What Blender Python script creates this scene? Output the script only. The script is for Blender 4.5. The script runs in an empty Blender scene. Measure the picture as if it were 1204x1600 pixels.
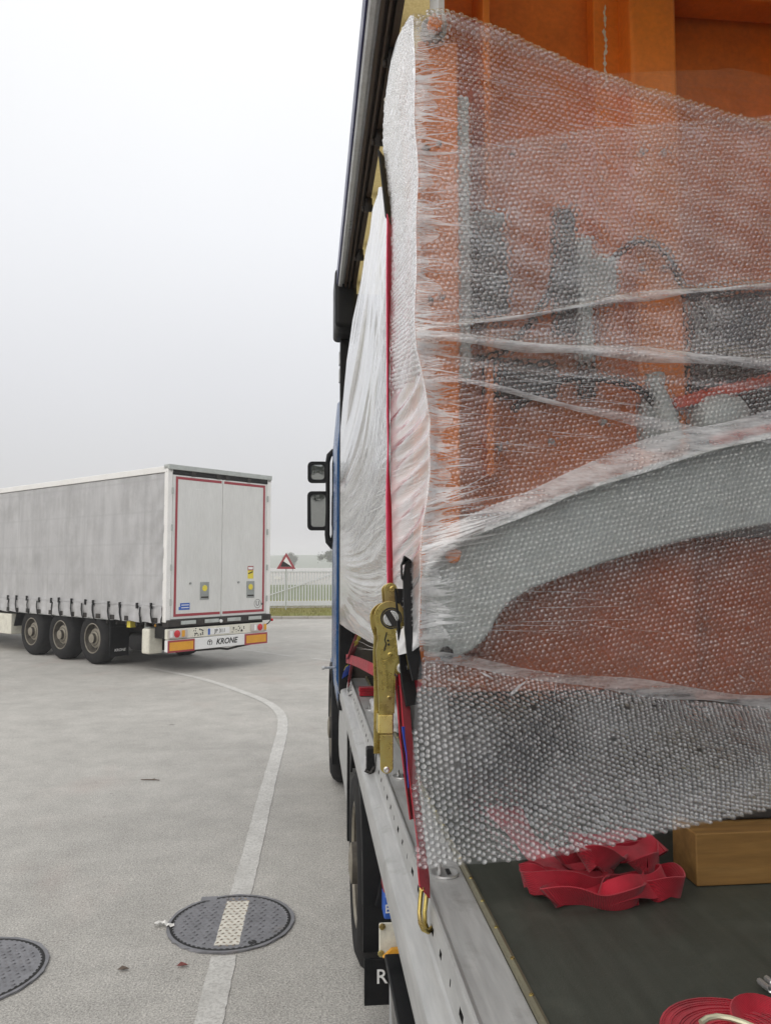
import bpy, bmesh, math, random
import numpy as np
from mathutils import Vector, Matrix, Euler

random.seed(7); rng = np.random.default_rng(7)
sc = bpy.context.scene
R = math.radians

# ---------------------------------------------------------------- camera
HC, PSI, TH, FPX = 2.05, R(5.7), R(3.95), 1200.0       # height, yaw to the right, pitch up, focal length in photo pixels
cam_d = bpy.data.cameras.new('camera'); cam = bpy.data.objects.new('camera', cam_d)
sc.collection.objects.link(cam); sc.camera = cam
cam.location = (0, 0, HC); cam.rotation_euler = (R(90) + TH, 0, -PSI)
cam_d.sensor_fit = 'VERTICAL'; cam_d.sensor_height = 36.0; cam_d.lens = 36.0 * FPX / 1600
cam_d.clip_start = 0.02; cam_d.clip_end = 3000

# ---------------------------------------------------------------- sky, sun, exposure
SUN_EL, SUN_AZ = R(36), R(-142)        # azimuth from +Y towards +X: behind and to the left
w = bpy.data.worlds.new('World'); sc.world = w; w.use_nodes = True
nt = w.node_tree; nt.nodes.clear()
N = nt.nodes.new; L = nt.links.new
tc = N('ShaderNodeTexCoord'); sep = N('ShaderNodeSeparateXYZ'); L(tc.outputs['Generated'], sep.inputs[0])
ramp = N('ShaderNodeValToRGB'); L(sep.outputs['Z'], ramp.inputs[0])
cr = ramp.color_ramp; cr.elements[0].position = 0.0; cr.elements[0].color = (.56, .555, .562, 1)
for p, c in ((.10, (.645, .643, .658)), (.22, (.735, .738, .762)), (.40, (.87, .88, .905)), (.60, (.98, .985, .99)), (.99, (1.0, 1.0, 1.0))):
    e = cr.elements.new(p); e.color = (*c, 1)
nz = N('ShaderNodeTexNoise'); nz.inputs['Scale'].default_value = 1.6; nz.inputs['Detail'].default_value = 3
L(tc.outputs['Generated'], nz.inputs['Vector'])
mr = N('ShaderNodeMapRange'); mr.inputs['To Min'].default_value = .94; mr.inputs['To Max'].default_value = 1.06
L(nz.outputs['Fac'], mr.inputs['Value'])
mul = N('ShaderNodeVectorMath'); mul.operation = 'SCALE'; L(ramp.outputs[0], mul.inputs[0]); L(mr.outputs[0], mul.inputs['Scale'])
bg1 = N('ShaderNodeBackground'); bg1.inputs[1].default_value = .84; L(mul.outputs[0], bg1.inputs[0])
sky = N('ShaderNodeTexSky'); sky.sky_type = 'NISHITA'; sky.sun_disc = False; sky.sun_elevation = SUN_EL; sky.sun_rotation = SUN_AZ
sky.air_density = 1; sky.dust_density = 6
bg2 = N('ShaderNodeBackground'); bg2.inputs[1].default_value = .008; L(sky.outputs[0], bg2.inputs[0])
add = N('ShaderNodeAddShader'); L(bg1.outputs[0], add.inputs[0]); L(bg2.outputs[0], add.inputs[1])
out = N('ShaderNodeOutputWorld'); L(add.outputs[0], out.inputs[0])
sun_d = bpy.data.lights.new('sun', 'SUN'); sun = bpy.data.objects.new('sun', sun_d); sc.collection.objects.link(sun)
sun_d.energy = 1.0; sun_d.angle = R(75); sun_d.color = (1, .965, .92)
sdir = Vector((math.sin(SUN_AZ) * math.cos(SUN_EL), math.cos(SUN_AZ) * math.cos(SUN_EL), math.sin(SUN_EL)))
sun.rotation_euler = sdir.to_track_quat('Z', 'Y').to_euler()
sc.view_settings.view_transform = 'Standard'; sc.view_settings.look = 'None'
sc.view_settings.exposure = 0.3; sc.view_settings.gamma = 1.0
sc.cycles.max_bounces = 8; sc.cycles.diffuse_bounces = 4; sc.cycles.glossy_bounces = 4
sc.cycles.transparent_max_bounces = 40; sc.cycles.transmission_bounces = 6
sc.cycles.volume_bounces = 3
sc.cycles.use_denoising = True

# ---------------------------------------------------------------- pixel of the photo -> point in the place
_f = np.array([math.sin(PSI) * math.cos(TH), math.cos(PSI) * math.cos(TH), math.sin(TH)])
_r = np.array([math.cos(PSI), -math.sin(PSI), 0]); _u = np.cross(_r, _f); _c = np.array([0, 0, HC])
def ray(px, py): return _f + _r * (px - 602) / FPX + _u * (800 - py) / FPX
def atY(px, py, Y): d = ray(px, py); return _c + d * (Y / d[1])
def atX(px, py, X): d = ray(px, py); return _c + d * (X / d[0])
def atZ(px, py, Z): d = ray(px, py); return _c + d * ((Z - HC) / d[2])

# ---------------------------------------------------------------- mesh helpers
class MB:
    def __init__(s): s.v = []; s.f = []
    def add(s, vs, fs):
        o = len(s.v); s.v += [tuple(map(float, p)) for p in vs]; s.f += [tuple(i + o for i in f) for f in fs]; return s
    def box(s, x0, x1, y0, y1, z0, z1):
        return s.add([(x0,y0,z0),(x1,y0,z0),(x1,y1,z0),(x0,y1,z0),(x0,y0,z1),(x1,y0,z1),(x1,y1,z1),(x0,y1,z1)],
                     [(0,3,2,1),(4,5,6,7),(0,1,5,4),(1,2,6,5),(2,3,7,6),(3,0,4,7)])
    def bar(s, p0, p1, wd, h, up=(0,0,1)):
        p0 = Vector(p0); p1 = Vector(p1); d = (p1 - p0).normalized(); sd = d.cross(Vector(up))
        if sd.length < 1e-5: sd = d.cross(Vector((1,0,0)))
        sd.normalize(); u = sd.cross(d).normalized(); vs = []
        for p in (p0, p1):
            for a, b in ((-1,-1),(1,-1),(1,1),(-1,1)): vs.append(p + sd*a*wd/2 + u*b*h/2)
        return s.add(vs, [(0,1,2,3),(7,6,5,4),(0,4,5,1),(1,5,6,2),(2,6,7,3),(3,7,4,0)])
    def tube(s, pts, r, n=8, caps=True):
        pts = [Vector(p) for p in pts]; m = len(pts); vs = []; u = None
        rs = r if isinstance(r, (list, tuple)) else [r]*m
        for i, p in enumerate(pts):
            d = (pts[min(i+1,m-1)] - pts[max(i-1,0)]).normalized()
            if u is None:
                u = d.cross(Vector((0,0,1)))
                if u.length < 1e-4: u = d.cross(Vector((1,0,0)))
            u = (u - d*u.dot(d)).normalized(); b = d.cross(u)
            for k in range(n):
                a = 2*math.pi*k/n; vs.append(p + (u*math.cos(a) + b*math.sin(a))*rs[i])
        fs = [(i*n+k, i*n+(k+1)%n, (i+1)*n+(k+1)%n, (i+1)*n+k) for i in range(m-1) for k in range(n)]
        if caps: fs += [tuple(range(n))[::-1], tuple((m-1)*n+k for k in range(n))]
        return s.add(vs, fs)
    def lathe(s, prof, c, axis, n=24, caps=True):       # prof: (radius, along axis)
        c = Vector(c); ax = Vector(axis).normalized(); u = ax.orthogonal().normalized(); b = ax.cross(u); vs = []
        for (r, h) in prof:
            for k in range(n):
                a = 2*math.pi*k/n; vs.append(c + ax*h + (u*math.cos(a)+b*math.sin(a))*r)
        m = len(prof)
        fs = [(i*n+k, i*n+(k+1)%n, (i+1)*n+(k+1)%n, (i+1)*n+k) for i in range(m-1) for k in range(n)]
        shut = prof[0] == prof[-1] or not caps
        if prof[0][0] > 1e-5 and not shut: fs.append(tuple(range(n))[::-1])
        if prof[-1][0] > 1e-5 and not shut: fs.append(tuple((m-1)*n+k for k in range(n)))
        return s.add(vs, fs)
    def prism(s, poly, ext):                 # poly: list of 3D points in one plane, ext: vector
        n = len(poly); e = Vector(ext); a = [Vector(p) for p in poly]; vs = a + [p + e for p in a]
        return s.add(vs, [tuple(range(n))[::-1], tuple(range(n, 2*n))] + [(i, (i+1)%n, n+(i+1)%n, n+i) for i in range(n)])
    def ribbon(s, pts, wd, th, side):        # side: one vector or one per point
        pts = [Vector(p) for p in pts]; m = len(pts); vs = []
        for i, p in enumerate(pts):
            d = (pts[min(i+1,m-1)] - pts[max(i-1,0)]).normalized()
            sv = Vector(side[i] if isinstance(side, list) else side); sv = (sv - d*sv.dot(d)).normalized(); nn = d.cross(sv)
            for a, b in ((-1,-1),(1,-1),(1,1),(-1,1)): vs.append(p + sv*a*wd/2 + nn*b*th/2)
        fs = [(i*4+k, i*4+(k+1)%4, i*4+4+(k+1)%4, i*4+4+k) for i in range(m-1) for k in range(4)]
        fs += [(3,2,1,0), tuple((m-1)*4+k for k in range(4))]
        return s.add(vs, fs)
    def mesh(s, name, smooth=False):
        me = bpy.data.meshes.new(name); me.from_pydata(s.v, [], s.f)
        bm = bmesh.new(); bm.from_mesh(me); bmesh.ops.recalc_face_normals(bm, faces=bm.faces); bm.to_mesh(me); bm.free()
        if smooth:
            me.polygons.foreach_set('use_smooth', [True]*len(me.polygons))
        return me
    def build(s, name, mat, parent=None, smooth=False, bevel=0, seg=2, auto=None):
        me = s.mesh(name, smooth or bevel > 0)
        o = link(name, me, mat, parent)
        if bevel:
            b = o.modifiers.new('bevel', 'BEVEL'); b.width = bevel; b.segments = seg; b.limit_method = 'ANGLE'; b.angle_limit = R(35)
            b.harden_normals = True
        elif smooth and auto is not False:
            try: me.set_sharp_from_angle(angle=R(auto or 40))
            except Exception: pass
        return o

def link(name, me, mat, parent=None):
    o = bpy.data.objects.new(name, me); sc.collection.objects.link(o)
    if me is not None and mat is not None and not me.materials: me.materials.append(mat)
    if parent is not None: o.parent = parent
    return o
def thing(name, label, cat, group=None, loc=(0,0,0), rz=0):
    o = bpy.data.objects.new(name, None); sc.collection.objects.link(o); o.empty_display_size = .1
    o.location = loc; o.rotation_euler = (0,0,rz); tag(o, label, cat, group); return o
def tag(o, label, cat, group=None):
    o['label'] = label; o['category'] = cat
    if group: o['group'] = group
    return o
def empty(name, parent):
    o = bpy.data.objects.new(name, None); sc.collection.objects.link(o); o.parent = parent; o.empty_display_size = .05; return o
def settle(t, base):                         # parts were built in world coordinates: put the thing's own origin at its base
    b = Vector(base)
    for c in t.children: c.location = c.location - b
    t.location = b
def structure(o): o['kind'] = 'structure'; return o
def np_mesh(name, V, Fq, mat, parent=None, smooth=True):
    me = bpy.data.meshes.new(name); V = np.asarray(V, np.float32); Fq = np.asarray(Fq, np.int32)
    me.vertices.add(len(V)); me.vertices.foreach_set('co', V.ravel())
    k = Fq.shape[1]; me.loops.add(Fq.size); me.loops.foreach_set('vertex_index', Fq.ravel())
    me.polygons.add(len(Fq)); me.polygons.foreach_set('loop_start', np.arange(len(Fq), dtype=np.int32)*k)
    me.polygons.foreach_set('loop_total', np.full(len(Fq), k, np.int32))
    me.polygons.foreach_set('use_smooth', np.full(len(Fq), smooth)); me.update(calc_edges=True); me.validate()
    return link(name, me, mat, parent)
def text(body, size, M4, mat, parent, name='lettering', ext=.0008, shear=0, offset=0, align='CENTER'):
    c = bpy.data.curves.new(name, 'FONT'); c.body = body; c.size = size; c.extrude = ext; c.shear = shear; c.offset = offset
    c.align_x = align; c.align_y = 'CENTER'; c.resolution_u = 3
    t = bpy.data.objects.new(name, c); sc.collection.objects.link(t); bpy.context.view_layer.update()
    me = bpy.data.meshes.new_from_object(t.evaluated_get(bpy.context.evaluated_depsgraph_get()))
    bpy.data.objects.remove(t); me.name = name; me.transform(M4); me.materials.clear()
    return link(name, me, mat, parent)

# ---------------------------------------------------------------- materials
class Mat:
    def __init__(s, name):
        s.m = bpy.data.materials.new(name); s.m.use_nodes = True; s.t = s.m.node_tree
        s.b = s.t.nodes['Principled BSDF']; s.o = s.t.nodes['Material Output']
    def n(s, k, **kw):
        x = s.t.nodes.new(k)
        for a, v in kw.items(): setattr(x, a, v)
        return x
    def l(s, a, b): s.t.links.new(a, b)
    def coord(s, scale=(1,1,1), obj=True):
        c = s.n('ShaderNodeTexCoord'); m = s.n('ShaderNodeMapping'); m.inputs['Scale'].default_value = scale
        s.l(c.outputs['Object' if obj else 'Generated'], m.inputs[0]); return m.outputs[0]
    def noise(s, scale, detail=4, rough=.6, vec=None):
        x = s.n('ShaderNodeTexNoise'); x.inputs['Scale'].default_value = scale; x.inputs['Detail'].default_value = detail
        x.inputs['Roughness'].default_value = rough
        if vec is not None: s.l(vec, x.inputs['Vector'])
        return x.outputs['Fac']
    def ramp(s, fac, stops):
        x = s.n('ShaderNodeValToRGB'); s.l(fac, x.inputs[0]); e = x.color_ramp.elements
        for i, (p, c) in enumerate(stops):
            c = (*c, 1) if isinstance(c, tuple) else (c, c, c, 1)
            if i < 2: e[i].position = p; e[i].color = c
            else: k = e.new(p); k.color = c
        return x.outputs[0]
    def mix(s, a, b, fac, mode='MIX'):
        x = s.n('ShaderNodeMix', data_type='RGBA', blend_type=mode)
        for sock, v in ((x.inputs[0], fac), (x.inputs[6], a), (x.inputs[7], b)):
            if isinstance(v, bpy.types.NodeSocket): s.l(v, sock)
            else: sock.default_value = (*v, 1) if isinstance(v, tuple) else v
        return x.outputs[2]
    def math(s, op, a, b=0.0):
        x = s.n('ShaderNodeMath', operation=op)
        for sock, v in ((x.inputs[0], a), (x.inputs[1], b)):
            if isinstance(v, bpy.types.NodeSocket): s.l(v, sock)
            else: sock.default_value = v
        return x.outputs[0]
    def set(s, col=None, rough=None, metal=None, spec=None):
        for k, v in (('Base Color', col), ('Roughness', rough), ('Metallic', metal), ('Specular IOR Level', spec)):
            if v is None: continue
            if isinstance(v, bpy.types.NodeSocket): s.l(v, s.b.inputs[k])
            else: s.b.inputs[k].default_value = (*v, 1) if isinstance(v, tuple) else v
        return s
    def bump(s, h, strength=.3, dist=.01):
        x = s.n('ShaderNodeBump'); x.inputs['Strength'].default_value = strength; x.inputs['Distance'].default_value = dist
        s.l(h, x.inputs['Height']); s.l(x.outputs[0], s.b.inputs['Normal']); return s
def paint(name, col, rough=.45, metal=0, dirt=.25, scale=6, dirtcol=(.12,.10,.08), bump=.0, spec=.5, fine=60):
    M = Mat(name); v = M.coord(); a = M.noise(scale, 6, .65, v); b = M.noise(fine, 4, .6, v)
    f = M.ramp(a, ((.42, 0.0), (.75, dirt)))
    c = M.mix(col, dirtcol, f); g = M.ramp(b, ((.3, .88), (.7, 1.06))); c = M.mix(c, g, 1.0, 'MULTIPLY')
    rr = M.ramp(a, ((.3, max(rough-.1, .05)), (.7, min(rough+.15, 1))))
    M.set(c, rr, metal, spec)
    if bump: M.bump(b, bump, .004)
    return M.m

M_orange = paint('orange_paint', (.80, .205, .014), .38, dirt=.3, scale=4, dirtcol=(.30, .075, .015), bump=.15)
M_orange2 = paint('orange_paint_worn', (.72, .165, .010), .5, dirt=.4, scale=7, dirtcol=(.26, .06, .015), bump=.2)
M_midorange = paint('mid_orange_paint', (.50, .125, .022), .5, dirt=.45, scale=6, dirtcol=(.18, .05, .02), bump=.2)  # darker orange than the upper panels
M_redbrown = paint('red_brown_paint', (.36, .085, .026), .55, dirt=.5, scale=6, dirtcol=(.12, .045, .02), bump=.2)  # darker red-brown than the other panels
M_cream = paint('cream_paint', (.72, .70, .60), .4, dirt=.3)
M_white = paint('white_paint', (.80, .79, .765), .35, dirt=.18, scale=2.5, dirtcol=(.42, .40, .36))
M_grey = paint('grey_paint', (.30, .32, .31), .5, dirt=.3, bump=.2)
M_greypale = paint('pale_grey_casting', (.45, .48, .46), .5, dirt=.25, bump=.2)
M_dark = paint('dark_steel', (.035, .033, .032), .5, dirt=.4, dirtcol=(.10, .085, .07), spec=.16)
M_black = paint('black_plastic', (.009, .0095, .0105), .42, dirt=.14, scale=9, dirtcol=(.05, .048, .046), spec=.16)
M_blackgloss = paint('black_gloss', (.012, .013, .018), .15, dirt=.12, dirtcol=(.09, .085, .08))
M_rubber = paint('tyre_rubber', (.016, .016, .017), .8, dirt=.5, scale=5, dirtcol=(.055, .052, .048), bump=.3, fine=25, spec=.16)
M_rim = paint('rim_steel', (.105, .095, .08), .6, .2, dirt=.8, scale=9, dirtcol=(.03, .026, .022), spec=.16)
M_hub = paint('hub_steel', (.27, .245, .195), .5, .2, dirt=.6, scale=12, dirtcol=(.12, .10, .08))
M_blue = paint('blue_cab_paint', (.018, .085, .24), .22, dirt=.2, dirtcol=(.03, .06, .10))
M_alu = None
M_red = Mat('red_webbing'); _v = M_red.coord(); _w = M_red.n('ShaderNodeTexWave', wave_type='BANDS', bands_direction='DIAGONAL')
_w.inputs['Scale'].default_value = 170; _w.inputs['Distortion'].default_value = 1.5; M_red.l(_v, _w.inputs['Vector'])
_c1 = M_red.mix((.45, .007, .026), (.21, .003, .011), M_red.ramp(M_red.noise(14, 4, .6, _v), ((.35, 0.0), (.75, 1.0))))
M_red.set(M_red.mix(_c1, M_red.ramp(_w.outputs[0], ((0.0, .66), (1.0, 1.12))), 1.0, 'MULTIPLY'), .62, 0, .35).bump(_w.outputs[0], .5, .0015)
M_red.b.inputs['Sheen Weight'].default_value = .12; M_red = M_red.m
M_pinkred = paint('film_covered_webbing', (.66, .035, .11), .5, dirt=.3, scale=20, dirtcol=(.42, .012, .04))
M_redpaint = paint('red_reflective', (.33, .035, .05), .35, dirt=.15)
M_amber = paint('amber_reflective', (.72, .34, .02), .4, dirt=.3, dirtcol=(.4, .2, .05))
M_yellow = paint('yellow_print', (.75, .62, .06), .45, dirt=.1)
M_blueprint = paint('blue_print', (.03, .11, .45), .45, dirt=.15)
M_bluestrap = paint('blue_webbing', (.035, .10, .62), .7, dirt=.1)
M_whiteprint = paint('white_print', (.78, .78, .77), .5, dirt=.05)
M_blackprint = paint('black_print', (.02, .02, .02), .5, dirt=.05, spec=.16)
M_lampred = paint('red_lens', (.55, .02, .03), .12, dirt=.1)
M_lampclear = paint('pale_lens', (.55, .50, .48), .12, dirt=.2)
def zinc():
    M = Mat('yellow_zinc'); v = M.coord(); a = M.noise(22, 5, .6, v); b = M.noise(160, 3, .6, v)
    c = M.ramp(a, ((.25, (.27, .19, .045)), (.5, (.54, .43, .14)), (.75, (.50, .46, .19))))
    c = M.mix(c, (.27, .15, .11), M.ramp(M.noise(9, 2, .5, v), ((.5, 0.0), (.75, .7))))
    M.set(c, M.ramp(a, ((.3, .20), (.7, .38))), .9, .5).bump(M.noise(30, 3, .5, v), .05, .004); return M.m
M_zinc = zinc()
def alu():
    M = Mat('aluminium_rail'); v = M.coord((6, .5, 6)); v2 = M.coord()
    a = M.noise(9, 6, .65, v); b = M.noise(7, 6, .7, v2); s = M.noise(140, 3, .6, M.coord((1, .05, 1)))
    c = M.ramp(a, ((.25, (.33, .33, .325)), (.6, (.45, .45, .44)), (.85, (.52, .52, .51))))
    c = M.mix(c, (.22, .21, .19), M.ramp(b, ((.56, 0.0), (.72, .55))))
    c = M.mix(c, (.30, .17, .08), M.ramp(M.noise(3.3, 6, .7, v2), ((.68, 0.0), (.76, .6))))
    M.set(c, M.ramp(a, ((.3, .42), (.7, .58))), .35, .5).bump(s, .06, .002); return M.m
M_alu = alu()
def asphalt():
    M = Mat('pale_worn_asphalt'); v = M.coord()
    big = M.noise(.35, 5, .6, v); mid = M.noise(2.6, 6, .7, v); fine = M.noise(95, 3, .7, v); grit = M.noise(240, 2, .7, v)
    vo = M.n('ShaderNodeTexVoronoi'); vo.inputs['Scale'].default_value = 120; M.l(v, vo.inputs['Vector'])
    c = M.ramp(big, ((.3, (.375, .362, .335)), (.7, (.475, .458, .425))))
    c = M.mix(c, M.ramp(mid, ((.3, .86), (.7, 1.10))), 1.0, 'MULTIPLY')
    c = M.mix(c, M.ramp(fine, ((.28, .50), (.5, 1.0), (.74, 1.45))), 1.0, 'MULTIPLY')
    c = M.mix(c, M.ramp(vo.outputs['Color'], ((.1, .80), (.9, 1.16))), .8, 'MULTIPLY')
    c = M.mix(c, (.62, .60, .56), M.ramp(grit, ((.66, 0.0), (.74, .7))))
    st = M.noise(1.1, 5, .75, M.coord((.35, 1.6, 1)))                        # long faint tyre and drip stains
    c = M.mix(c, (.17, .165, .155), M.ramp(st, ((.57, 0.0), (.78, .30))))
    c = M.mix(c, (.40, .31, .275), M.ramp(M.noise(.8, 3, .6, M.coord((1, .6, 1))), ((.58, 0.0), (.78, .4))))
    for sc_, th_, k_ in ((.9, .045, .55), (3.1, .05, .45), (.28, .035, .40)):            # old oil drips and trodden-in spots
        vs_ = M.n('ShaderNodeTexVoronoi'); vs_.inputs['Scale'].default_value = sc_; M.l(v, vs_.inputs['Vector'])
        d_ = M.math('ADD', vs_.outputs['Distance'], M.math('MULTIPLY', M.noise(sc_*14, 3, .6, v), th_)); c = M.mix(c, (.13, .125, .118), M.ramp(d_, ((th_*.9, k_), (th_*1.7, 0.0))))
    M.set(c, .88, 0, .3).bump(M.math('ADD', fine, M.math('MULTIPLY', vo.outputs['Distance'], .6)), .55, .006); return M.m
M_asphalt = asphalt()
def roadpaint():
    M = Mat('worn_white_road_paint'); v = M.coord(); a = M.noise(55, 5, .75, v); b = M.noise(4, 5, .7, v)
    c = M.mix((.60, .59, .56), (.36, .35, .33), M.ramp(a, ((.46, 0.0), (.62, .85))))
    c = M.mix(c, (.40, .39, .365), M.ramp(b, ((.40, 0.0), (.75, .8))))
    M.set(c, .8, 0, .3).bump(a, .4, .004); return M.m
M_roadpaint = roadpaint()
def castiron():
    M = Mat('cast_iron'); v = M.coord(); a = M.noise(12, 5, .65, v); b = M.noise(150, 3, .6, v)
    c = M.ramp(a, ((.3, (.155, .155, .165)), (.7, (.235, .235, .25)))); c = M.mix(c, (.21, .17, .13), M.ramp(M.noise(5, 5, .7, v), ((.6, 0.0), (.75, .5))))
    M.set(c, .55, .25, .5).bump(b, .25, .003); return M.m
M_iron = castiron()
def deckwood():
    M = Mat('dark_phenolic_plywood'); v = M.coord((14, .7, 1)); v2 = M.coord()
    a = M.noise(3, 6, .65, v); b = M.noise(5, 6, .75, v2); h = M.noise(240, 2, .6, v2)
    c = M.ramp(a, ((.3, (.036, .039, .031)), (.7, (.052, .056, .045))))
    c = M.mix(c, (.10, .10, .082), M.ramp(b, ((.52, 0.0), (.75, .4))))
    c = M.mix(c, (.13, .11, .085), M.ramp(M.noise(2.2, 5, .7, M.coord((5, .5, 1))), ((.66, 0.0), (.82, .35))))
    M.set(c, M.ramp(b, ((.3, .42), (.7, .62))), 0, .25).bump(h, .35, .002); return M.m
M_deck = deckwood()
def timberm():
    M = Mat('sawn_timber'); v = M.coord((.8, 9, 9)); a = M.noise(4, 6, .65, v); b = M.noise(55, 3, .6, M.coord((.15, 1, 1)))
    c = M.ramp(a, ((.3, (.17, .088, .025)), (.55, (.22, .118, .034)), (.8, (.27, .155, .05))))
    M.set(M.mix(c, M.ramp(b, ((.3, .85), (.7, 1.08))), 1.0, 'MULTIPLY'), .72, 0, .3).bump(b, .3, .003); return M.m
M_timber = timberm()
def curtainm():
    M = Mat('grey_tarpaulin'); v = M.coord(); c3 = M.coord((.2, 1.2, .25))
    a = M.noise(3, 5, .6, c3); b = M.noise(1.3, 5, .7, v); f = M.noise(30, 3, .6, v)
    c = M.ramp(a, ((.3, (.36, .357, .36)), (.7, (.48, .477, .478))))
    c = M.mix(c, (.17, .165, .16), M.ramp(b, ((.45, 0.0), (.85, .55))))
    sx = M.n('ShaderNodeSeparateXYZ'); M.l(v, sx.inputs[0])
    for ax, per, wd, k in (('Y', .74, .05, .35), ('Z', .61, .07, .28)):
        fr = M.math('FRACT', M.math('DIVIDE', sx.outputs[ax], per)); c = M.mix(c, (.33, .327, .327), M.math('MULTIPLY', M.math('LESS_THAN', fr, wd), k))
    M.set(c, .38, 0, .5).bump(f, .06, .01); return M.m
M_curtain = curtainm()
def doorm():
    M = Mat('white_door_panel'); v = M.coord((1, 1, .35)); a = M.noise(2.2, 6, .65, v); b = M.noise(16, 4, .6, M.coord((3, 1, .3)))
    c = M.ramp(a, ((.3, (.60, .60, .575)), (.7, (.70, .70, .68)))); c = M.mix(c, M.ramp(b, ((.3, .92), (.7, 1.03))), 1.0, 'MULTIPLY')
    M.set(c, .33, 0, .5); return M.m
M_door = doorm()
def roofm():
    M = Mat('beige_roof_tarpaulin'); M.t.nodes.remove(M.b); v = M.coord(); a = M.noise(120, 3, .6, v)
    c = M.ramp(a, ((.3, (.52, .40, .17)), (.7, (.64, .52, .25))))
    d = M.n('ShaderNodeBsdfDiffuse'); t = M.n('ShaderNodeBsdfTranslucent'); x = M.n('ShaderNodeMixShader'); x.inputs[0].default_value = .5
    M.l(c, d.inputs[0]); M.l(c, t.inputs[0]); M.l(d.outputs[0], x.inputs[1]); M.l(t.outputs[0], x.inputs[2]); M.l(x.outputs[0], M.o.inputs[0]); return M.m
M_roof = roofm()
def mirrorm():
    M = Mat('mirror_glass'); M.set((.38, .40, .40), .03, 1.0); return M.m
M_mirror = mirrorm()
def glassm():
    M = Mat('dark_window_glass'); M.set((.015, .018, .02), .05, 0, .6); return M.m
M_glass = glassm()

def film(name, veil, streak=(1, 1, 1), sscale=6, lo=.4, hi=1.4, gloss=.35, rough=.18, rim=0.0, rimpow=3.0, tint=(.93, .935, .945), bump=None, attr=None, bend=0.0):
    """thin clear plastic: mostly transparent, a milky veil where it is stretched or doubled, a clear sheen"""
    M = Mat(name); M.t.nodes.remove(M.b); v = M.coord(streak)
    a = M.noise(sscale, 5, .65, v)
    f = M.math('MULTIPLY', M.ramp(a, ((.33, lo), (.68, hi))), veil)
    if attr:                                                                 # layers of film lying over one another, stored per point
        at_ = M.n('ShaderNodeAttribute', attribute_name=attr); f = M.math('MULTIPLY', f, at_.outputs['Fac'])
    if rim:                                                                  # longer way through the plastic where it is seen edge-on
        lw = M.n('ShaderNodeLayerWeight'); lw.inputs[0].default_value = .5
        f = M.math('ADD', f, M.math('MULTIPLY', M.math('POWER', lw.outputs['Facing'], rimpow), rim))
    f = M.math('MINIMUM', f, 1.0)
    tr = M.n('ShaderNodeBsdfTransparent'); tr.inputs[0].default_value = (.975, .978, .98, 1)
    d = M.n('ShaderNodeBsdfDiffuse'); d.inputs[0].default_value = (*tint, 1)
    t = M.n('ShaderNodeBsdfTranslucent'); t.inputs[0].default_value = (*tint, 1)
    x = M.n('ShaderNodeMixShader'); x.inputs[0].default_value = .42; M.l(d.outputs[0], x.inputs[1]); M.l(t.outputs[0], x.inputs[2])
    y = M.n('ShaderNodeMixShader'); M.l(f, y.inputs[0]); clear = tr
    if bend:                                                                 # each bubble bends what is seen through it a little
        rf = M.n('ShaderNodeBsdfRefraction'); rf.inputs['IOR'].default_value = 1.16; rf.inputs['Roughness'].default_value = .12; rf.inputs[0].default_value = (.975, .978, .98, 1)
        clear = M.n('ShaderNodeMixShader'); clear.inputs[0].default_value = bend; M.l(tr.outputs[0], clear.inputs[1]); M.l(rf.outputs[0], clear.inputs[2])
    M.l(clear.outputs[0], y.inputs[1]); M.l(x.outputs[0], y.inputs[2])
    g = M.n('ShaderNodeBsdfGlossy'); g.inputs[0].default_value = (1, 1, 1, 1); g.inputs[1].default_value = rough
    fw = M.n('ShaderNodeLayerWeight'); fw.inputs[0].default_value = .5          # Schlick reflection of a thin sheet, the same from both sides
    fr = M.math('ADD', M.math('MULTIPLY', M.math('POWER', fw.outputs['Facing'], 5.0), .96), .045)
    gf = M.math('MINIMUM', M.math('MULTIPLY', fr, gloss * 2.2), .80)
    z = M.n('ShaderNodeMixShader'); M.l(gf, z.inputs[0]); M.l(y.outputs[0], z.inputs[1]); M.l(g.outputs[0], z.inputs[2]); M.l(z.outputs[0], M.o.inputs[0])
    if bump:
        bn = M.n('ShaderNodeBump'); bn.inputs['Strength'].default_value = bump; bn.inputs['Distance'].default_value = .004
        M.l(M.noise(sscale * 3, 4, .6, v), bn.inputs['Height'])
        for s in (d, t, g): M.l(bn.outputs[0], s.inputs['Normal'])
    return M.m
M_film = film('bubble_wrap_film', .05, (2, 2, 2), 3, .4, 1.6, .36, .2, tint=(.96, .955, .955))
M_film2 = film('skirt_film', .025, (2, 2, 2), 3, .4, 1.6, .30, .2)
M_bub = film('bubble_domes', .045, (1, 1, 1), 30, .5, 1.5, 1.25, .08, rim=.30, rimpow=2.2, tint=(.96, .955, .955), bend=.6)
M_bub2 = film('skirt_bubble_domes', .02, (1, 1, 1), 30, .5, 1.5, 1.7, .08, rim=.30, rimpow=2.2, bend=.5)
M_side = film('stretched_film_side', 1.0, (1, 1, 1), 9, .85, 1.12, 1.3, .16, bump=.5, attr='layers')
M_strand = film('stretched_film_and_glare_strands', .48, (1, 1, 1), 20, .5, 1.4, .9, .2)
M_fringe = film('stretched_film_fringe', .34, (6, 6, 110), 2, .0, 1.7, .9, .2, bump=.4)
M_fold2 = film('skirt_lining_film', .07, (4, 4, 4), 2, .0, 1.6, .5, .2)
M_foldglare = film('doubled_wrap_and_glare_film', .46, (5, 5, 24), 2, .3, 1.5, .7, .2, bump=.3)  # milky fold film, whitened further for the glare over the arm
M_clear = film('clear_stretch_film', .05, (1, 1, 60), 4, .0, 1.6, .25, .12)
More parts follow.
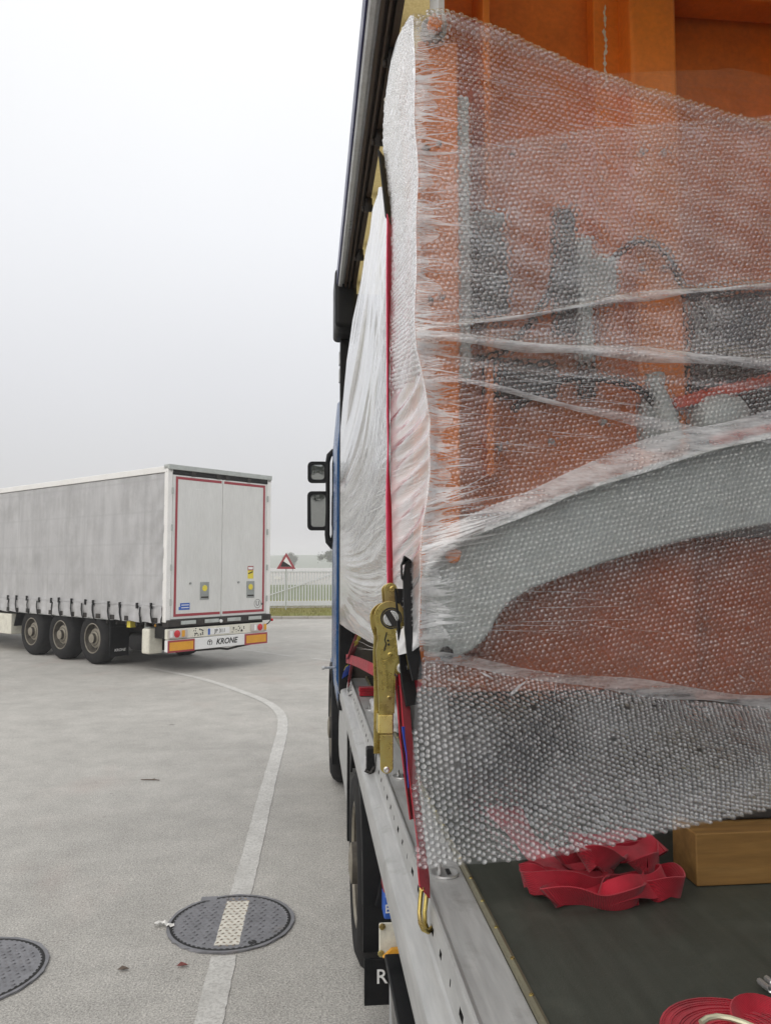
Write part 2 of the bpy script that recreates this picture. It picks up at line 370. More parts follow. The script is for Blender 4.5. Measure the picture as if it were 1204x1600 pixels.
#@@STRUCT
# ================================================================ the ground and the setting
def sheet(name, pts, mat, z=None):
    m = MB(); m.add(pts, [tuple(range(len(pts)))]); return structure(m.build(name, mat))
sheet('ground', [(-700,-400,0),(700,-400,0),(700,1100,0),(-700,1100,0)], M_asphalt)
# painted line curving across the yard
cl = [(318,1640),(326,1600),(352,1487),(375.5,1399),(396,1323),(413,1251),(427,1197),(437,1160),(441.5,1138),(440.5,1121),(433,1109),(421.5,1100),(407,1092.5),(390,1085.5),(354,1072.5),(314,1060.5),(278,1052.5),(235,1044)]
P = [Vector(atZ(x, y, 0)) for x, y in cl]
def smooth_path(P, k=6):
    out = []
    for i in range(len(P)-1):
        p0, p1, p2, p3 = P[max(i-1,0)], P[i], P[i+1], P[min(i+2,len(P)-1)]
        for j in range(k):
            t = j/k; out.append(.5*((2*p1)+(-p0+p2)*t+(2*p0-5*p1+4*p2-p3)*t*t+(-p0+3*p1-3*p2+p3)*t**3))
    return out + [P[-1]]
def strip(name, P, wd, z, mat, jag=.004):
    vs = []; m = len(P)
    for i, p in enumerate(P):
        d = (P[min(i+1,m-1)] - P[max(i-1,0)]).normalized(); n = Vector((-d.y, d.x, 0))
        for s in (-1, 1): vs.append(p + n*s*(wd/2 + random.uniform(-jag, jag)) + Vector((0,0,z)))
    mm = MB(); mm.add(vs, [(2*i, 2*i+1, 2*i+3, 2*i+2) for i in range(m-1)]); return structure(mm.build(name, mat))
MH = [(Vector((-.4275, 4.625, 0)), .365), (Vector((-1.672, 4.20, 0)), .365)]
SP = smooth_path(P, 14)
near = [p for p in SP if p.y < MH[0][0].y and (p - MH[0][0]).length > MH[0][1] + .005]
far_ = [p for p in SP if p.y >= MH[0][0].y and (p - MH[0][0]).length > MH[0][1] + .005]
strip('painted_line', near, .13, .004, M_roadpaint); strip('painted_line', far_, .13, .004, M_roadpaint)
strip('painted_line', [Vector(atZ(x, y, 0)) for x, y in ((372,1014.5),(400,1018),(430,1022),(458,1026))], .11, .004, M_roadpaint)
strip('painted_line', [Vector(atZ(x, y, 0)) for x, y in ((488,1029),(560,1037),(640,1046))], .11, .004, M_roadpaint)

# verge, kerb, field and hills beyond the gate
def grassm(name, c0, c1, c2):
    M = Mat(name); v = M.coord(); a = M.noise(2.2, 6, .7, v); b = M.noise(.25, 4, .6, v)
    c = M.ramp(a, ((.3, c0), (.7, c1))); c = M.mix(c, c2, M.ramp(b, ((.4, 0.0), (.7, .8)))); M.set(c, .9, 0, .2); return M.m
M_grass = grassm('verge_grass', (.13, .125, .025), (.24, .21, .06), (.19, .20, .05))
M_field = grassm('far_field', (.12, .15, .08), (.17, .20, .11), (.19, .20, .12))
M_hill = grassm('hill_grass', (.09, .13, .06), (.13, .17, .08), (.06, .09, .05))
M_kerb = paint('concrete_kerb', (.40, .375, .34), .85, dirt=.4, scale=3)
kb = MB()
for i in range(40): kb.box(-20 + i*1.0, -20 + i*1.0 + .99, 29.6, 29.78, -.05, .11 + random.uniform(-.004, .004))
structure(kb.build('kerb', M_kerb, bevel=.02))
sheet('grass_verge', [(-60,29.78,.07),(60,29.78,.07),(60,44,.10),(-60,44,.10)], M_grass)
sheet('field', [(-500,44,.09),(500,44,.09),(500,490,-1.0),(-500,490,-1.0)], M_field)
# tufts on the verge: nobody could count them
n = 9000; bx = rng.uniform(-14, 14, n); by = rng.uniform(29.8, 37.5, n); h = rng.uniform(.04, .16, n); an = rng.uniform(0, 6.28, n)
V = np.zeros((n, 3, 3)); wv = .012
V[:,0] = np.stack([bx - wv*np.cos(an), by - wv*np.sin(an), np.full(n, .065)], 1); V[:,1] = np.stack([bx + wv*np.cos(an), by + wv*np.sin(an), np.full(n, .065)], 1)
V[:,2] = np.stack([bx + rng.uniform(-.06,.06,n), by + rng.uniform(-.06,.06,n), .07 + h], 1)
g = np_mesh('verge_tufts', V.reshape(-1,3), np.arange(3*n).reshape(-1,3), M_grass, smooth=False); g['kind'] = 'stuff'; g['label'] = 'yellow green grass tufts on the strip below the gate'; g['category'] = 'grass'
gx = np.linspace(-500, 500, 90); gy = np.linspace(480, 1080, 50); V = []
for y in gy:
    for x in gx:
        t = min(max((y - 480)/260, 0), 1); t = t*t*(3 - 2*t)
        V.append((x, y, -1.2 + t*(9 + 3*math.sin(x*.011 + 1.3) + 1.5*math.sin(x*.031 + y*.01) + 2*math.sin(y*.008))))
nx = len(gx); F = [(j*nx+i, j*nx+i+1, (j+1)*nx+i+1, (j+1)*nx+i) for j in range(len(gy)-1) for i in range(nx-1)]
structure(np_mesh('hills', V, F, M_hill))

# far trees fading in the fog
M_leaf = grassm('dull_leaves', (.05, .065, .03), (.08, .095, .04), (.07, .07, .04)); M_bark = paint('bark', (.09, .075, .06), .9)
def tree(x, y, hgt, label, seed):
    rr = np.random.default_rng(seed); t = thing('tree', label, 'tree', 'trees in the fog behind the gate', (x, y, -.6))
    m = MB(); m.tube([(0,0,0),(.05*hgt*.2,0,hgt*.3),(-.02*hgt,0,hgt*.75)], [hgt*.03, hgt*.022, hgt*.008], 7)
    for k in range(7):
        a = k*2.4; z0 = hgt*(.3 + .06*k); m.tube([(0,0,z0),(math.cos(a)*hgt*.16, math.sin(a)*hgt*.16, z0 + hgt*.15)], [hgt*.012, hgt*.004], 5)
    m.build('trunk', M_bark, t, smooth=True)
    n = 2600; cs = rr.normal(0, 1, (14, 3))*np.array([hgt*.17, hgt*.17, hgt*.16]) + np.array([0,0,hgt*.62])
    p = cs[rr.integers(0, 14, n)] + rr.normal(0, 1, (n, 3))*hgt*.065; s = hgt*.022
    V = p[:,None,:] + rr.normal(0, 1, (n, 3, 3))*s
    np_mesh('crown', V.reshape(-1,3), np.arange(3*n).reshape(-1,3), M_leaf, t, smooth=False)
tree(7.0, 215, 8.0, 'faint rounded tree in the fog just left of the blue cab', 1)
tree(-5.5, 270, 6.5, 'pale far tree in the fog above the triangular sign', 2)
# wood behind the camera (it shows in the truck's mirrors): one mass nobody could count
n = 16000; wx = rng.uniform(-90, 60, n); top = 9.5 + 2.0*np.sin(wx*.21) + 1.2*np.sin(wx*.57+1); wz = rng.random(n)**.8*top; wy = -70 + rng.normal(0, 3.0, n)
V = np.stack([wx, wy, wz], 1)[:,None,:] + rng.normal(0, .45, (n, 3, 3))
o = np_mesh('wood', V.reshape(-1,3), np.arange(3*n).reshape(-1,3), M_leaf, smooth=False); o['kind'] = 'stuff'; o['label'] = 'dark wood mirrored in the truck mirrors'; o['category'] = 'wood'

# ---------------------------------------------------------------- sliding gate
GY = 36.0
M_gate = paint('galvanised_white_gate', (.66, .68, .70), .45, dirt=.15)
gt = thing('sliding_gate', 'long white steel bar gate with diagonal braces behind the yard', 'gate')
gx0, gx1 = -7.2, 5.3; zt, zb = 1.79, .17
def part(name, mat, parent, bevel=0, smooth=False): m = MB(); return m, (lambda: m.build(name, mat, parent, bevel=bevel, smooth=smooth))
MB().box(gx0, gx1, GY-.04, GY+.04, zt-.09, zt).build('top_rail', M_gate, gt, bevel=.008)
MB().box(gx0, gx1, GY-.06, GY+.06, zb, zb+.22).build('bottom_rail', M_gate, gt, bevel=.008)
posts = [-6.9, -2.55, 1.35, 5.25]
pm = MB().box(-.05, .05, -.045, .045, zb+.22, zt-.09).mesh('upright')
for x in posts: o = link('upright', pm, M_gate, gt); o.location = (x, GY, 0)
bm_ = MB().box(-.029, .029, -.012, .012, zb+.22, zt-.09).mesh('bar')
x = gx0 + .08
while x < gx1:
    if min(abs(x - p) for p in posts) > .07: o = link('bar', bm_, M_gate, gt); o.location = (x, GY, 0)
    x += .137
for a, b in zip(posts[:-1], posts[1:]):
    MB().bar((a+.06, GY-.035, zb+.26), (b-.06, GY-.035, zt-.11), .025, .05).build('brace', M_gate, gt)
MB().box(-1.55, -1.25, GY-.05, GY-.04, 1.40, 1.52).build('maker_plate', M_whiteprint, gt)
settle(gt, (-1, GY, 0))
# concrete ground beam the gate runs on
o = MB().box(gx0-.5, gx1+.5, GY-.2, GY+.2, -.1, .13).build('gate_footing', M_kerb, bevel=.02); structure(o)

# ---------------------------------------------------------------- warning sign
sg = thing('warning_sign', 'red edged triangular steep descent sign showing above the gate', 'sign')
SY = 34.5; c = atY(447, 889, SY); s = .84; hh = s*math.sqrt(3)/2; zb_ = c[2]; X0 = c[0]
MB().tube([(X0, SY+.04, 0.05), (X0, SY+.04, zb_+hh*.9)], .03, 10).build('post', M_greypale, sg, smooth=True)
def tri(k, y, dz=0): cx, cz = X0, zb_ + hh/3; return [(cx + (px-cx)*k, y, cz + (pz-cz)*k + dz) for px, pz in ((X0-s/2, zb_), (X0+s/2, zb_), (X0, zb_+hh))]
MB().prism(tri(1, SY), (0, .012, 0)).build('red_border', M_redpaint, sg, bevel=.004)
MB().prism(tri(.62, SY-.003), (0, .002, 0)).build('white_face', M_whiteprint, sg)
b0 = tri(.6, SY-.006)
MB().prism([b0[0], b0[1], (X0-.11, SY-.006, b0[0][2]+.24), (X0-.16, SY-.006, b0[0][2]+.22)], (0, .002, 0)).build('slope_symbol', M_blackprint, sg)
settle(sg, (X0, SY, 0))

# ---------------------------------------------------------------- manhole covers
def manhole(c, r, painted, label):
    t = thing('manhole_cover', label, 'manhole cover', 'manhole covers in the yard')
    n = 72; m = MB(); vs = []
    for (rr, zz) in ((r-.006, .002), (r-.006, .012), (r-.024, .012), (r-.026, .002)):
        for k in range(n):
            a = 2*math.pi*k/n; j = random.uniform(-.004, .004) if rr == r-.006 else 0
            vs.append((c.x + (rr+j)*math.cos(a), c.y + (rr+j)*math.sin(a), zz))
    fs = [(i*n+k, i*n+(k+1)%n, (i+1)*n+(k+1)%n, (i+1)*n+k) for i in range(3) for k in range(n)]
    MB().add(vs, fs).build('frame', M_iron, t)
    MB().lathe([(r-.0385, .0115), (r-.0255, .0115)], (c.x, c.y, 0), (0,0,1), 72, False).build('gap', M_blackprint, t)
    m = MB()
    for k in range(64):                                                     # dark notched gap between frame and lid
        a0 = 2*math.pi*(k+.1)/64; a1 = 2*math.pi*(k+.62)/64
        m.add([(c.x+q*math.cos(a), c.y+q*math.sin(a), .0125) for q, a in ((r-.046, a0), (r-.026, a0), (r-.026, a1), (r-.046, a1))], [(0,1,2,3)])
    m.build('notches', M_blackprint, t)['kind'] = 'stuff'
    lid = MB().lathe([(0, .0105), (r-.05, .0105), (r-.045, .012), (r-.040, .0122), (r-.0395, .004)], (c.x, c.y, 0), (0,0,1), 64).build('lid', M_iron, t)
    m = MB(); mp = MB()
    rows = int(2*r/.032)
    for i in range(rows):
        for j in range(rows):
            x = c.x - r + (i + .5*(j % 2))*.036 + .01; y = c.y - r + j*.034 + .01
            if math.hypot(x-c.x, y-c.y) > r - .065: continue
            a = R(35) if (i + j) % 2 else R(-25); dx, dy = math.cos(a)*.0125, math.sin(a)*.0125; ex, ey = -math.sin(a)*.0055, math.cos(a)*.0055
            onp = painted and abs(line_off(Vector((x, y, 0)))) < .066
            q = [(x-dx, y-dy), (x+ex, y+ey), (x+dx, y+dy), (x-ex, y-ey)]
            (mp if onp else m).add([(u, v, .0103) for u, v in q] + [(x+(u-x)*.6, y+(v-y)*.6, .0155) for u, v in q],
                  [(4,5,6,7),(0,1,5,4),(1,2,6,5),(2,3,7,6),(3,0,4,7)])
    o = m.build('studs', M_iron, t); o['kind'] = 'stuff'
    if painted:
        PP = [p for p in SP if (p - c).length < r - .052]
        # extend to the rim so that the band crosses the whole lid
        band = MB(); vs = []; mlen = len(PP)
        for i, p in enumerate(PP):
            d = (PP[min(i+1,mlen-1)] - PP[max(i-1,0)]).normalized(); nn = Vector((-d.y, d.x, 0))
            for sd in (-1, 1): vs.append((p.x + nn.x*sd*(.066+random.uniform(-.002,.002)), p.y + nn.y*sd*.066, .0114))
        band.add(vs, [(2*i, 2*i+1, 2*i+3, 2*i+2) for i in range(mlen-1)]); band.build('painted_band', M_band, t)
        mp.build('painted_studs', M_band2, t)['kind'] = 'stuff'
    # lifting pocket and hinge lug
    for a, dd in ((R(-62), .05), (R(118), .0)):
        px, py = c.x + (r-.02-dd)*math.cos(a), c.y + (r-.02-dd)*math.sin(a)
        if dd: MB().lathe([(0, .0128), (.022, .0128), (.024, .0108)], (px, py, 0), (0,0,1), 16).build('lifting_pocket', M_blackprint, t)
        else: MB().box(px-.05, px+.05, py-.02, py+.04, .002, .014).build('hinge_lug', M_iron, t, bevel=.005)
    settle(t, (c.x, c.y, 0))
def line_off(p):
    i = min(range(len(SP)), key=lambda k: (SP[k] - p).length); d = (SP[min(i+1, len(SP)-1)] - SP[max(i-1, 0)]).normalized()
    v = p - SP[i]; return v.x*d.y - v.y*d.x
M_band = paint('cream_road_paint', (.72, .69, .61), .75, dirt=.6, scale=30, dirtcol=(.22, .20, .18))
M_band2 = paint('scuffed_road_paint', (.36, .31, .25), .7, dirt=.6, scale=40, dirtcol=(.14, .13, .12))
manhole(MH[0][0], MH[0][1], True, 'round iron manhole cover crossed by the white painted line')
manhole(MH[1][0], MH[1][1], False, 'plain round iron manhole cover cut off by the left picture edge')

# small litter on the asphalt
def litter(name, px, py, label, cat, mat, kind):
    p = atZ(px, py, 0); m = MB()
    if kind == 'twig': m.tube([(p[0]-.09, p[1]+.02, .009), (p[0]-.02, p[1], .012), (p[0]+.05, p[1]+.005, .008), (p[0]+.09, p[1]-.02, .009)], [.004,.006,.005,.003], 6); m.tube([(p[0]+.01, p[1], .01), (p[0]+.04, p[1]+.03, .014)], [.004, .002], 5)
    elif kind == 'leaf':
        vs = [(p[0]+dx*.03, p[1]+dy*.03, .008+dz*.02) for dx, dy, dz in ((-1,0,0),(-.3,.5,.6),(.4,.4,.3),(1,.1,0),(.3,-.5,.5),(-.4,-.4,.2),(0,0,-.1))]
        m.add(vs, [(0,1,6),(1,2,6),(2,3,6),(3,4,6),(4,5,6),(5,0,6)])
    else:
        vs = []; k = 9
        for i in range(k):
            for j in range(3): vs.append((p[0] + (i-4)*.014 + .01*random.random(), p[1] + (j-1)*.018 + .02*math.sin(i*.7), .012 + .02*random.random()))
        m.add(vs, [(i*3+j, i*3+j+1, i*3+j+4, i*3+j+3) for i in range(k-1) for j in range(2)])
    o = m.build(name, mat, None, smooth=True); tag(o, label, cat)
M_twig = paint('dry_twig', (.13, .10, .08), .9); M_leafred = paint('dry_red_leaf', (.20, .055, .05), .8); M_paper = paint('tissue', (.74, .73, .70), .9)
litter('twig', 235, 1220, 'small dry twig lying on the open asphalt', 'twig', M_twig, 'twig')
litter('fallen_leaf', 285, 1511, 'small reddish leaf on the asphalt below the painted manhole cover', 'leaf', M_leafred, 'leaf')
litter('fallen_leaf', 193, 1517, 'small dark leaf on the asphalt between the two manhole covers', 'leaf', M_twig, 'leaf')
litter('paper_scrap', 256, 1449, 'crumpled white paper scrap at the left rim of the manhole cover', 'paper', M_paper, 'paper')

# ================================================================ the grey curtain trailer
TL = thing('curtain_trailer', 'grey curtain sided semi trailer with white rear doors parked in the yard', 'trailer', None, (-2.62, 14.70, 0), R(45))
WT, LT, ZT, ZB = 2.55, 13.6, 3.93, 1.06
# side curtain: a long sheet with slack between the poles, one mesh
def curtain(xs, sgn):
    nu, nv = 420, 60; V = []; ys = np.linspace(.10, LT-.1, nu); zs = np.linspace(ZB-.10, ZT-.14, nv)
    for z in zs:
        for y in ys:
            hh = (z - ZB)/(ZT - ZB); d = .006*math.sin(y*2*math.pi/.62 + .8*math.sin(y*1.7))*(.35 + .65*(1-hh)) + .003*math.sin(y*2*math.pi/.23 + math.sin(z*2)) + .006*math.sin(y*2*math.pi/2.3 + 1) * math.sin(max(hh, 0)*3.1)
            d += .002*math.sin(z*2*math.pi/.55 + .3*math.sin(y*1.3))
            if y < 1.6: d += .014*math.sin(y*9 + z*6)*math.exp(-((y-.8)/.6)**2)*max(0, 1-hh*1.4) + .010*math.sin((y*.8+z)*14)*math.exp(-(y/.5)**2)
            if z < ZB + .22: d += .018 + .012*math.sin(y*2*math.pi/.5)        # hem below the buckles
            if z < ZB: d += .02*math.sin(y*2*math.pi/.5 + .6)
            V.append((xs - sgn*d, y, z + (.012*math.sin(y*2*math.pi/.5) if z < ZB - .04 else 0)))
    F = [(j*nu+i, j*nu+i+1, (j+1)*nu+i+1, (j+1)*nu+i) for j in range(nv-1) for i in range(nu-1)]
    return np_mesh('side_curtain', V, F, M_curtain, TL)
cur = curtain(0.0, 1); curtain(WT, -1)
MB().box(-.030, -.026, .12, LT-.12, ZB+.215, ZB+.235).build('hem_band', M_curtain, cur)
# buckles and straps along the hem
bk = MB().box(-.045, -.022, -.028, .028, ZB+.17, ZB+.28).mesh('buckle'); st = MB().ribbon([(-.035, 0, ZB+.2), (-.04, .01, ZB+.08), (-.03, -.005, ZB-.06), (0, 0, ZB-.13)], .045, .004, (0,1,0)).mesh('strap')
for k in range(18):
    o = link('buckle', bk, M_black, TL); o.location = (0, .35 + k*.5 + random.uniform(-.02, .02), random.uniform(-.02, .01)); o.rotation_euler = (random.uniform(-.12,.12), 0, 0)
    s_ = link('strap', st, M_black, o); s_.rotation_euler = (random.uniform(-.15,.25) * (1 if k % 4 == 1 else .2), 0, 0)
# frame, roof, floor
MB().box(-.02, .10, 0, LT, ZT-.13, ZT-.01).box(WT-.10, WT+.02, 0, LT, ZT-.13, ZT-.01).build('roof_rail', M_white, TL, bevel=.012)
m = MB(); nu, nv = 60, 12; V = []
for i in range(nu):
    for j in range(nv):
        y = .05 + (LT-.1)*i/(nu-1); x = .02 + (WT-.04)*j/(nv-1); V.append((x, y, ZT - .004 + .012*math.sin(y*5.2)*math.sin(math.pi*j/(nv-1))))
m.add(V, [(i*nv+j, i*nv+j+1, (i+1)*nv+j+1, (i+1)*nv+j) for i in range(nu-1) for j in range(nv-1)]); m.build('roof_tarpaulin', M_greypale, TL, smooth=True)
for k in range(10): pass
MB().box(-.015, .09, 0, .12, ZB-.08, ZT-.02).build('corner_post', M_white, TL, bevel=.01)
MB().box(WT-.09, WT+.015, 0, .12, ZB-.08, ZT-.02).build('corner_post', M_white, TL, bevel=.01)
MB().box(-.02, WT+.02, -.03, .14, ZT-.075, ZT+.02).build('rear_header', M_greypale, TL, bevel=.01)
MB().box(.09, WT-.09, -.005, .1, ZT-.16, ZT-.076).build('header_gap', M_blackprint, TL)
for x in (.55, 1.16, 1.38, 1.95): MB().box(x-.05, x+.05, -.02, .0, ZT-.17, ZT-.06).build('header_catch', M_dark, TL, bevel=.004)
MB().box(0, WT, 0.15, LT, ZB-.10, ZB-.005).build('floor_frame', M_dark, TL)
MB().box(0, WT, LT-.06, LT, ZB, ZT-.02).build('front_wall', M_white, TL)
dz0, dz1 = ZB-.03, ZT-.17
for d, (x0, x1) in enumerate(((.095, WT/2-.004), (WT/2+.004, WT-.095))):
    dr = MB().box(x0, x1, 0.0, .05, dz0, dz1).build('door', M_door, TL, bevel=.008)
    xi = x0 + .06 if d == 0 else x1 - .06; xm = x1 if d == 0 else x0
    sx = sorted((xi, xi + (.05 if d == 0 else -.05)))
    MB().box(sx[0], sx[1], -.003, -.0005, dz0+.05, dz1-.03).build('red_stripe', M_redpaint, dr)
    a, b = sorted((xi + (.052 if d == 0 else -.052), xm + (-.03 if d == 0 else .03)))
    MB().box(a, b, -.003, -.0005, dz1-.08, dz1-.03).build('red_stripe', M_redpaint, dr); MB().box(a, b, -.003, -.0005, dz0+.05, dz0+.10).build('red_stripe', M_redpaint, dr)
    hx = x0 - .012 if d == 0 else x1 + .012
    for z in (1.35, 2.0, 2.75, 3.45): MB().tube([(hx, -.012, z-.06), (hx, -.012, z+.06)], .016, 8).build('hinge', M_greypale, dr, smooth=True)
    px = .86 if d == 0 else 2.02
    plate = MB().box(px-.105, px+.105, -.012, -.0006, 1.38, 1.72).build('lock_recess', M_grey, dr, bevel=.006)
    MB().lathe([(0, -.016), (.055, -.016), (.06, -.0125)], (px, 0, 1.60), (0,1,0), 16).build('yellow_disc', M_yellow, dr)
    MB().box(px-.085, px+.085, -.014, -.0121, 1.41, 1.44).build('handle', M_dark, dr)
    MB().lathe([(0, -.02), (.022, -.02), (.024, 0)], ((.52 if d == 0 else 1.70), -.0006, 1.70), (0,1,0), 10).build('grommet', M_grey, dr)
    if d == 0:
        tr = MB().box(.30, .52, -.0025, -.0006, 1.20, 1.33).box(.27, .30, -.0025, -.0006, 1.20, 1.26).build('truck_sticker', M_blueprint, dr)
        MB().box(.33, .50, -.0045, -.0027, 1.285, 1.30).box(.33, .50, -.0045, -.0027, 1.235, 1.25).build('sticker_stripe', M_whiteprint, dr)
        text('·····', .16, Matrix.Translation((.72, -.002, dz1-.25)) @ Matrix.Rotation(R(90), 4, 'X'), M_whiteprint, dr, 'faded_lettering')
    else:
        s1 = MB().box(1.945, 2.095, -.0025, -.0006, 1.77, 2.03).build('angles_sticker', M_yellow, dr)
        MB().box(1.945, 2.095, -.0045, -.0027, 1.94, 2.03).build('sticker_red_panel', M_redpaint, dr); MB().box(1.96, 2.08, -.0062, -.0047, 1.96, 2.01).build('sticker_white_panel', M_whiteprint, dr)
        MB().prism([(1.96, -.0045, 1.86), (2.08, -.0045, 1.90), (2.08, -.0045, 1.925), (1.96, -.0045, 1.885)], (0, .0015, 0)).build('sticker_stripe', M_blackprint, dr)
        text('U', .14, Matrix.Translation((2.22, -.002, 1.25)) @ Matrix.Rotation(R(90), 4, 'X'), M_blackprint, dr, 'approval_mark')
        MB().lathe([(.085, -.002), (.092, -.002), (.092, -.0006), (.085, -.0006), (.085, -.002)], (2.22, 0, 1.25), (0,1,0), 20).build('approval_ring', M_blackprint, dr)
        MB().lathe([(0, -.004), (.022, -.004), (.022, 0)], (2.345, -.0006, 1.24), (0,1,0), 10).build('buffer_dot', M_dark, dr)
text('', .1, Matrix(), M_black, TL) if False else None
# rear sill, under run bumper, lamps
MB().box(0, WT, -.06, .13, ZB-.16, ZB-.035).build('rear_sill', M_dark, TL, bevel=.01)
for x in (.45, 1.0, 1.55, 2.1): MB().box(x-.17, x+.17, -.075, -.061, ZB-.13, ZB-.06).build('door_latch', M_greypale, TL, bevel=.01)
MB().box(.1, WT-.1, .1, .5, .66, ZB-.16).build('sill_shadow_block', M_blackprint, TL)  # black block drawn as the shade below the sill
bx0, bx1 = -.03, 2.40; bp = MB().box(bx0, bx1, -.10, .0, .44, .66).build('bumper', M_whiteprint, TL, bevel=.012)
lb = MB().box(bx0, bx1, -.085, 0, .672, .86).build('lamp_bar', M_cream, TL, bevel=.012)
for x0 in (bx0, bx1-.60):
    rp = MB().box(x0, x0+.60, -.112, -.101, .43, .655).build('reflector_plate', M_redpaint, bp, bevel=.003); MB().box(x0+.035, x0+.565, -.116, -.1125, .465, .62).build('amber_panel', M_amber, bp)
for x0, s in ((bx0+.02, 1), (bx1-.44, -1)):
    lp = MB().box(x0, x0+.42, -.11, -.0855, .69, .845).build('tail_lamp', M_lampclear, lb, bevel=.012)
    cx = x0 + (.18 if s == 1 else .24); MB().lathe([(0, -.128), (.05, -.124), (.07, -.1105)], (cx, 0, .77), (0,1,0), 20).build('red_lens', M_lampred, lb, smooth=True)
    MB().box(cx+.10, cx+.17, -.120, -.1105, .71, .83).build('amber_lens', M_amber, lb, bevel=.006); MB().box(cx-.16, cx-.10, -.120, -.1105, .71, .83).build('clear_lens', M_whiteprint, lb, bevel=.006)
m = MB()
for i in range(46):
    x = random.choice((random.uniform(.52, .80), random.uniform(1.48, 1.80))); z = random.uniform(.70, .84); r_ = random.uniform(.006, .02)
    m.add([(x-r_, -.0868, z), (x, -.0868, z-r_*.8), (x+r_*1.2, -.0868, z), (x, -.0868, z+r_)], [(0,1,2,3)])
o = m.build('chipped_paint', M_dark, lb); o['kind'] = 'stuff'
pl = MB().box(.88, 1.42, -.098, -.0855, .70, .825).build('number_plate', M_whiteprint, lb, bevel=.004); MB().box(.885, .935, -.1005, -.0985, .705, .82).build('plate_band', M_blueprint, lb)
text('JP 311', .105, Matrix.Translation((1.175, -.0995, .762)) @ Matrix.Rotation(R(90), 4, 'X'), M_blackprint, lb, 'plate_lettering', offset=.001)
text('KRONE', .155, Matrix.Translation((1.34, -.1012, .552)) @ Matrix.Rotation(R(90), 4, 'X'), M_blackprint, bp, 'bumper_lettering', shear=.25, offset=.004)
m = MB(); X, Z = .93, .552
for a0, a1 in ((20, 340),):
    pts = [(X + .055*math.cos(R(a)), -.1015, Z + .052*math.sin(R(a))) for a in range(-60, 241, 20)]
    m.ribbon(pts, .003, .012, (0,1,0))
m.bar((X, -.1015, Z-.05), (X, -.1015, Z+.03), .012, .003, (0,1,0)); m.bar((X-.03, -.1015, Z+.02), (X+.03, -.1015, Z+.02), .003, .012)
m.build('bumper_emblem', M_blackprint, bp)
MB().tube([(bx1, -.05, .80), (bx1+.07, -.07, .84), (bx1+.13, -.07, .90)], .012, 8).build('marker_arm', M_black, TL, smooth=True)
MB().lathe([(0, 0), (.03, .005), (.03, .03), (0, .035)], (bx1+.14, -.075, .90), (1,0,0), 12).build('marker_lamp', M_lampred, TL)
MB().lathe([(0, -.03), (.03, -.025), (.035, 0)], (1.22, -.06, .95), (0,1,0), 12).build('coupling_dot', M_whiteprint, TL)
MB().tube([(.3, .05, .42), (1.3, .06, .40), (1.5, .06, .37), (1.75, .06, .40), (2.1, .05, .43)], .022, 8).build('tow_bar', M_dark, TL, smooth=True)
# chassis, wheels, mudguard
for x in (.62, 1.80): MB().box(x, x+.13, .2, LT-.5, .70, ZB-.10).build('chassis_beam', M_dark, TL)
for k in range(8): MB().box(.1, WT-.1, .4 + k*.35, .46 + k*.35, ZB-.2, ZB-.1).build('cross_member', M_dark, TL)
def wheel(parent, cx, cy, outward, Rr=.535, wd=.36, rimr=.30):
    wv = empty('wheel', parent); s = outward; o_ = cx                          # cx: outer tyre face, axis along x
    prof = [(rimr, .02), (rimr+.05, .0), (Rr-.09, .0), (Rr-.035, .025), (Rr, .07), (Rr, wd-.07), (Rr-.035, wd-.02), (rimr, wd)]
    m = MB().lathe([(r_, h_) for r_, h_ in prof], (o_, cy, Rr), (-s, 0, 0), 48, False)
    m.build('tyre', M_rubber, wv, smooth=True, auto=50)
    rm = MB().lathe([(rimr+.012, .015), (rimr-.005, .012), (rimr-.012, .05), (rimr-.04, .12), (rimr-.075, .125), (.17, .10), (.15, .06), (.105, .055), (.10, -.01), (.05, -.02), (0, -.02)], (o_, cy, Rr), (-s, 0, 0), 40, False).build('rim', M_rim, wv, smooth=True)
    b = MB()
    for k in range(10):
        a = k*math.pi/5; b.lathe([(.018, .0), (.018, -.03), (.012, -.035), (0, -.035)], (o_ - s*.10, cy + .165*math.cos(a), Rr + .165*math.sin(a)), (-s, 0, 0), 6)
    b.build('wheel_nuts', M_hub, wv); MB().lathe([(.195, .088), (.200, .080), (.150, .066), (.145, .060), (.105, .050), (.098, -.014), (.05, -.024), (0, -.024)], (o_, cy, Rr), (-s, 0, 0), 32, False).build('hub', M_hub, wv, smooth=True); MB().lathe([(rimr+.014, .010), (rimr-.004, .006), (rimr-.010, .020)], (o_, cy, Rr), (-s, 0, 0), 40, False).build('rim_lip', M_hub, wv, smooth=True)
    h = MB()
    for k in range(10):
        a = (k+.5)*math.pi/5; h.lathe([(0, -.002), (.028, -.002), (.028, .01)], (o_ - s*.121, cy + .232*math.cos(a), Rr + .232*math.sin(a)), (-s, 0, 0), 10)
    h.build('hand_holes', M_blackprint, wv); return wv
for y in (2.62, 3.93, 5.24):
    wheel(TL, .03, y, -1); wheel(TL, WT-.03, y, 1); MB().tube([(.3, y, .535), (WT-.3, y, .535)], .07, 12).build('axle', M_dark, TL, smooth=True)
def guard(pts, x0, x1, th): m = MB(); m.ribbon([((x0+x1)/2, y, z) for y, z in pts], x1-x0, th, (1,0,0)); return m
guard([(1.93, .40), (1.93, .96), (2.0, 1.0), (5.85, 1.0), (5.93, .95), (6.05, .62)], .02, .42, .02).build('mudguard', M_black, TL, bevel=.004)
MB().box(.015, .03, 1.95, 5.9, .945, 1.01).build('mudguard_trim', M_greypale, TL)
fl = MB().box(.02, .45, 1.915, 1.928, .20, .42).box(.02, .45, 1.905, 1.925, .42, .80).build('mud_flap', M_black, TL)
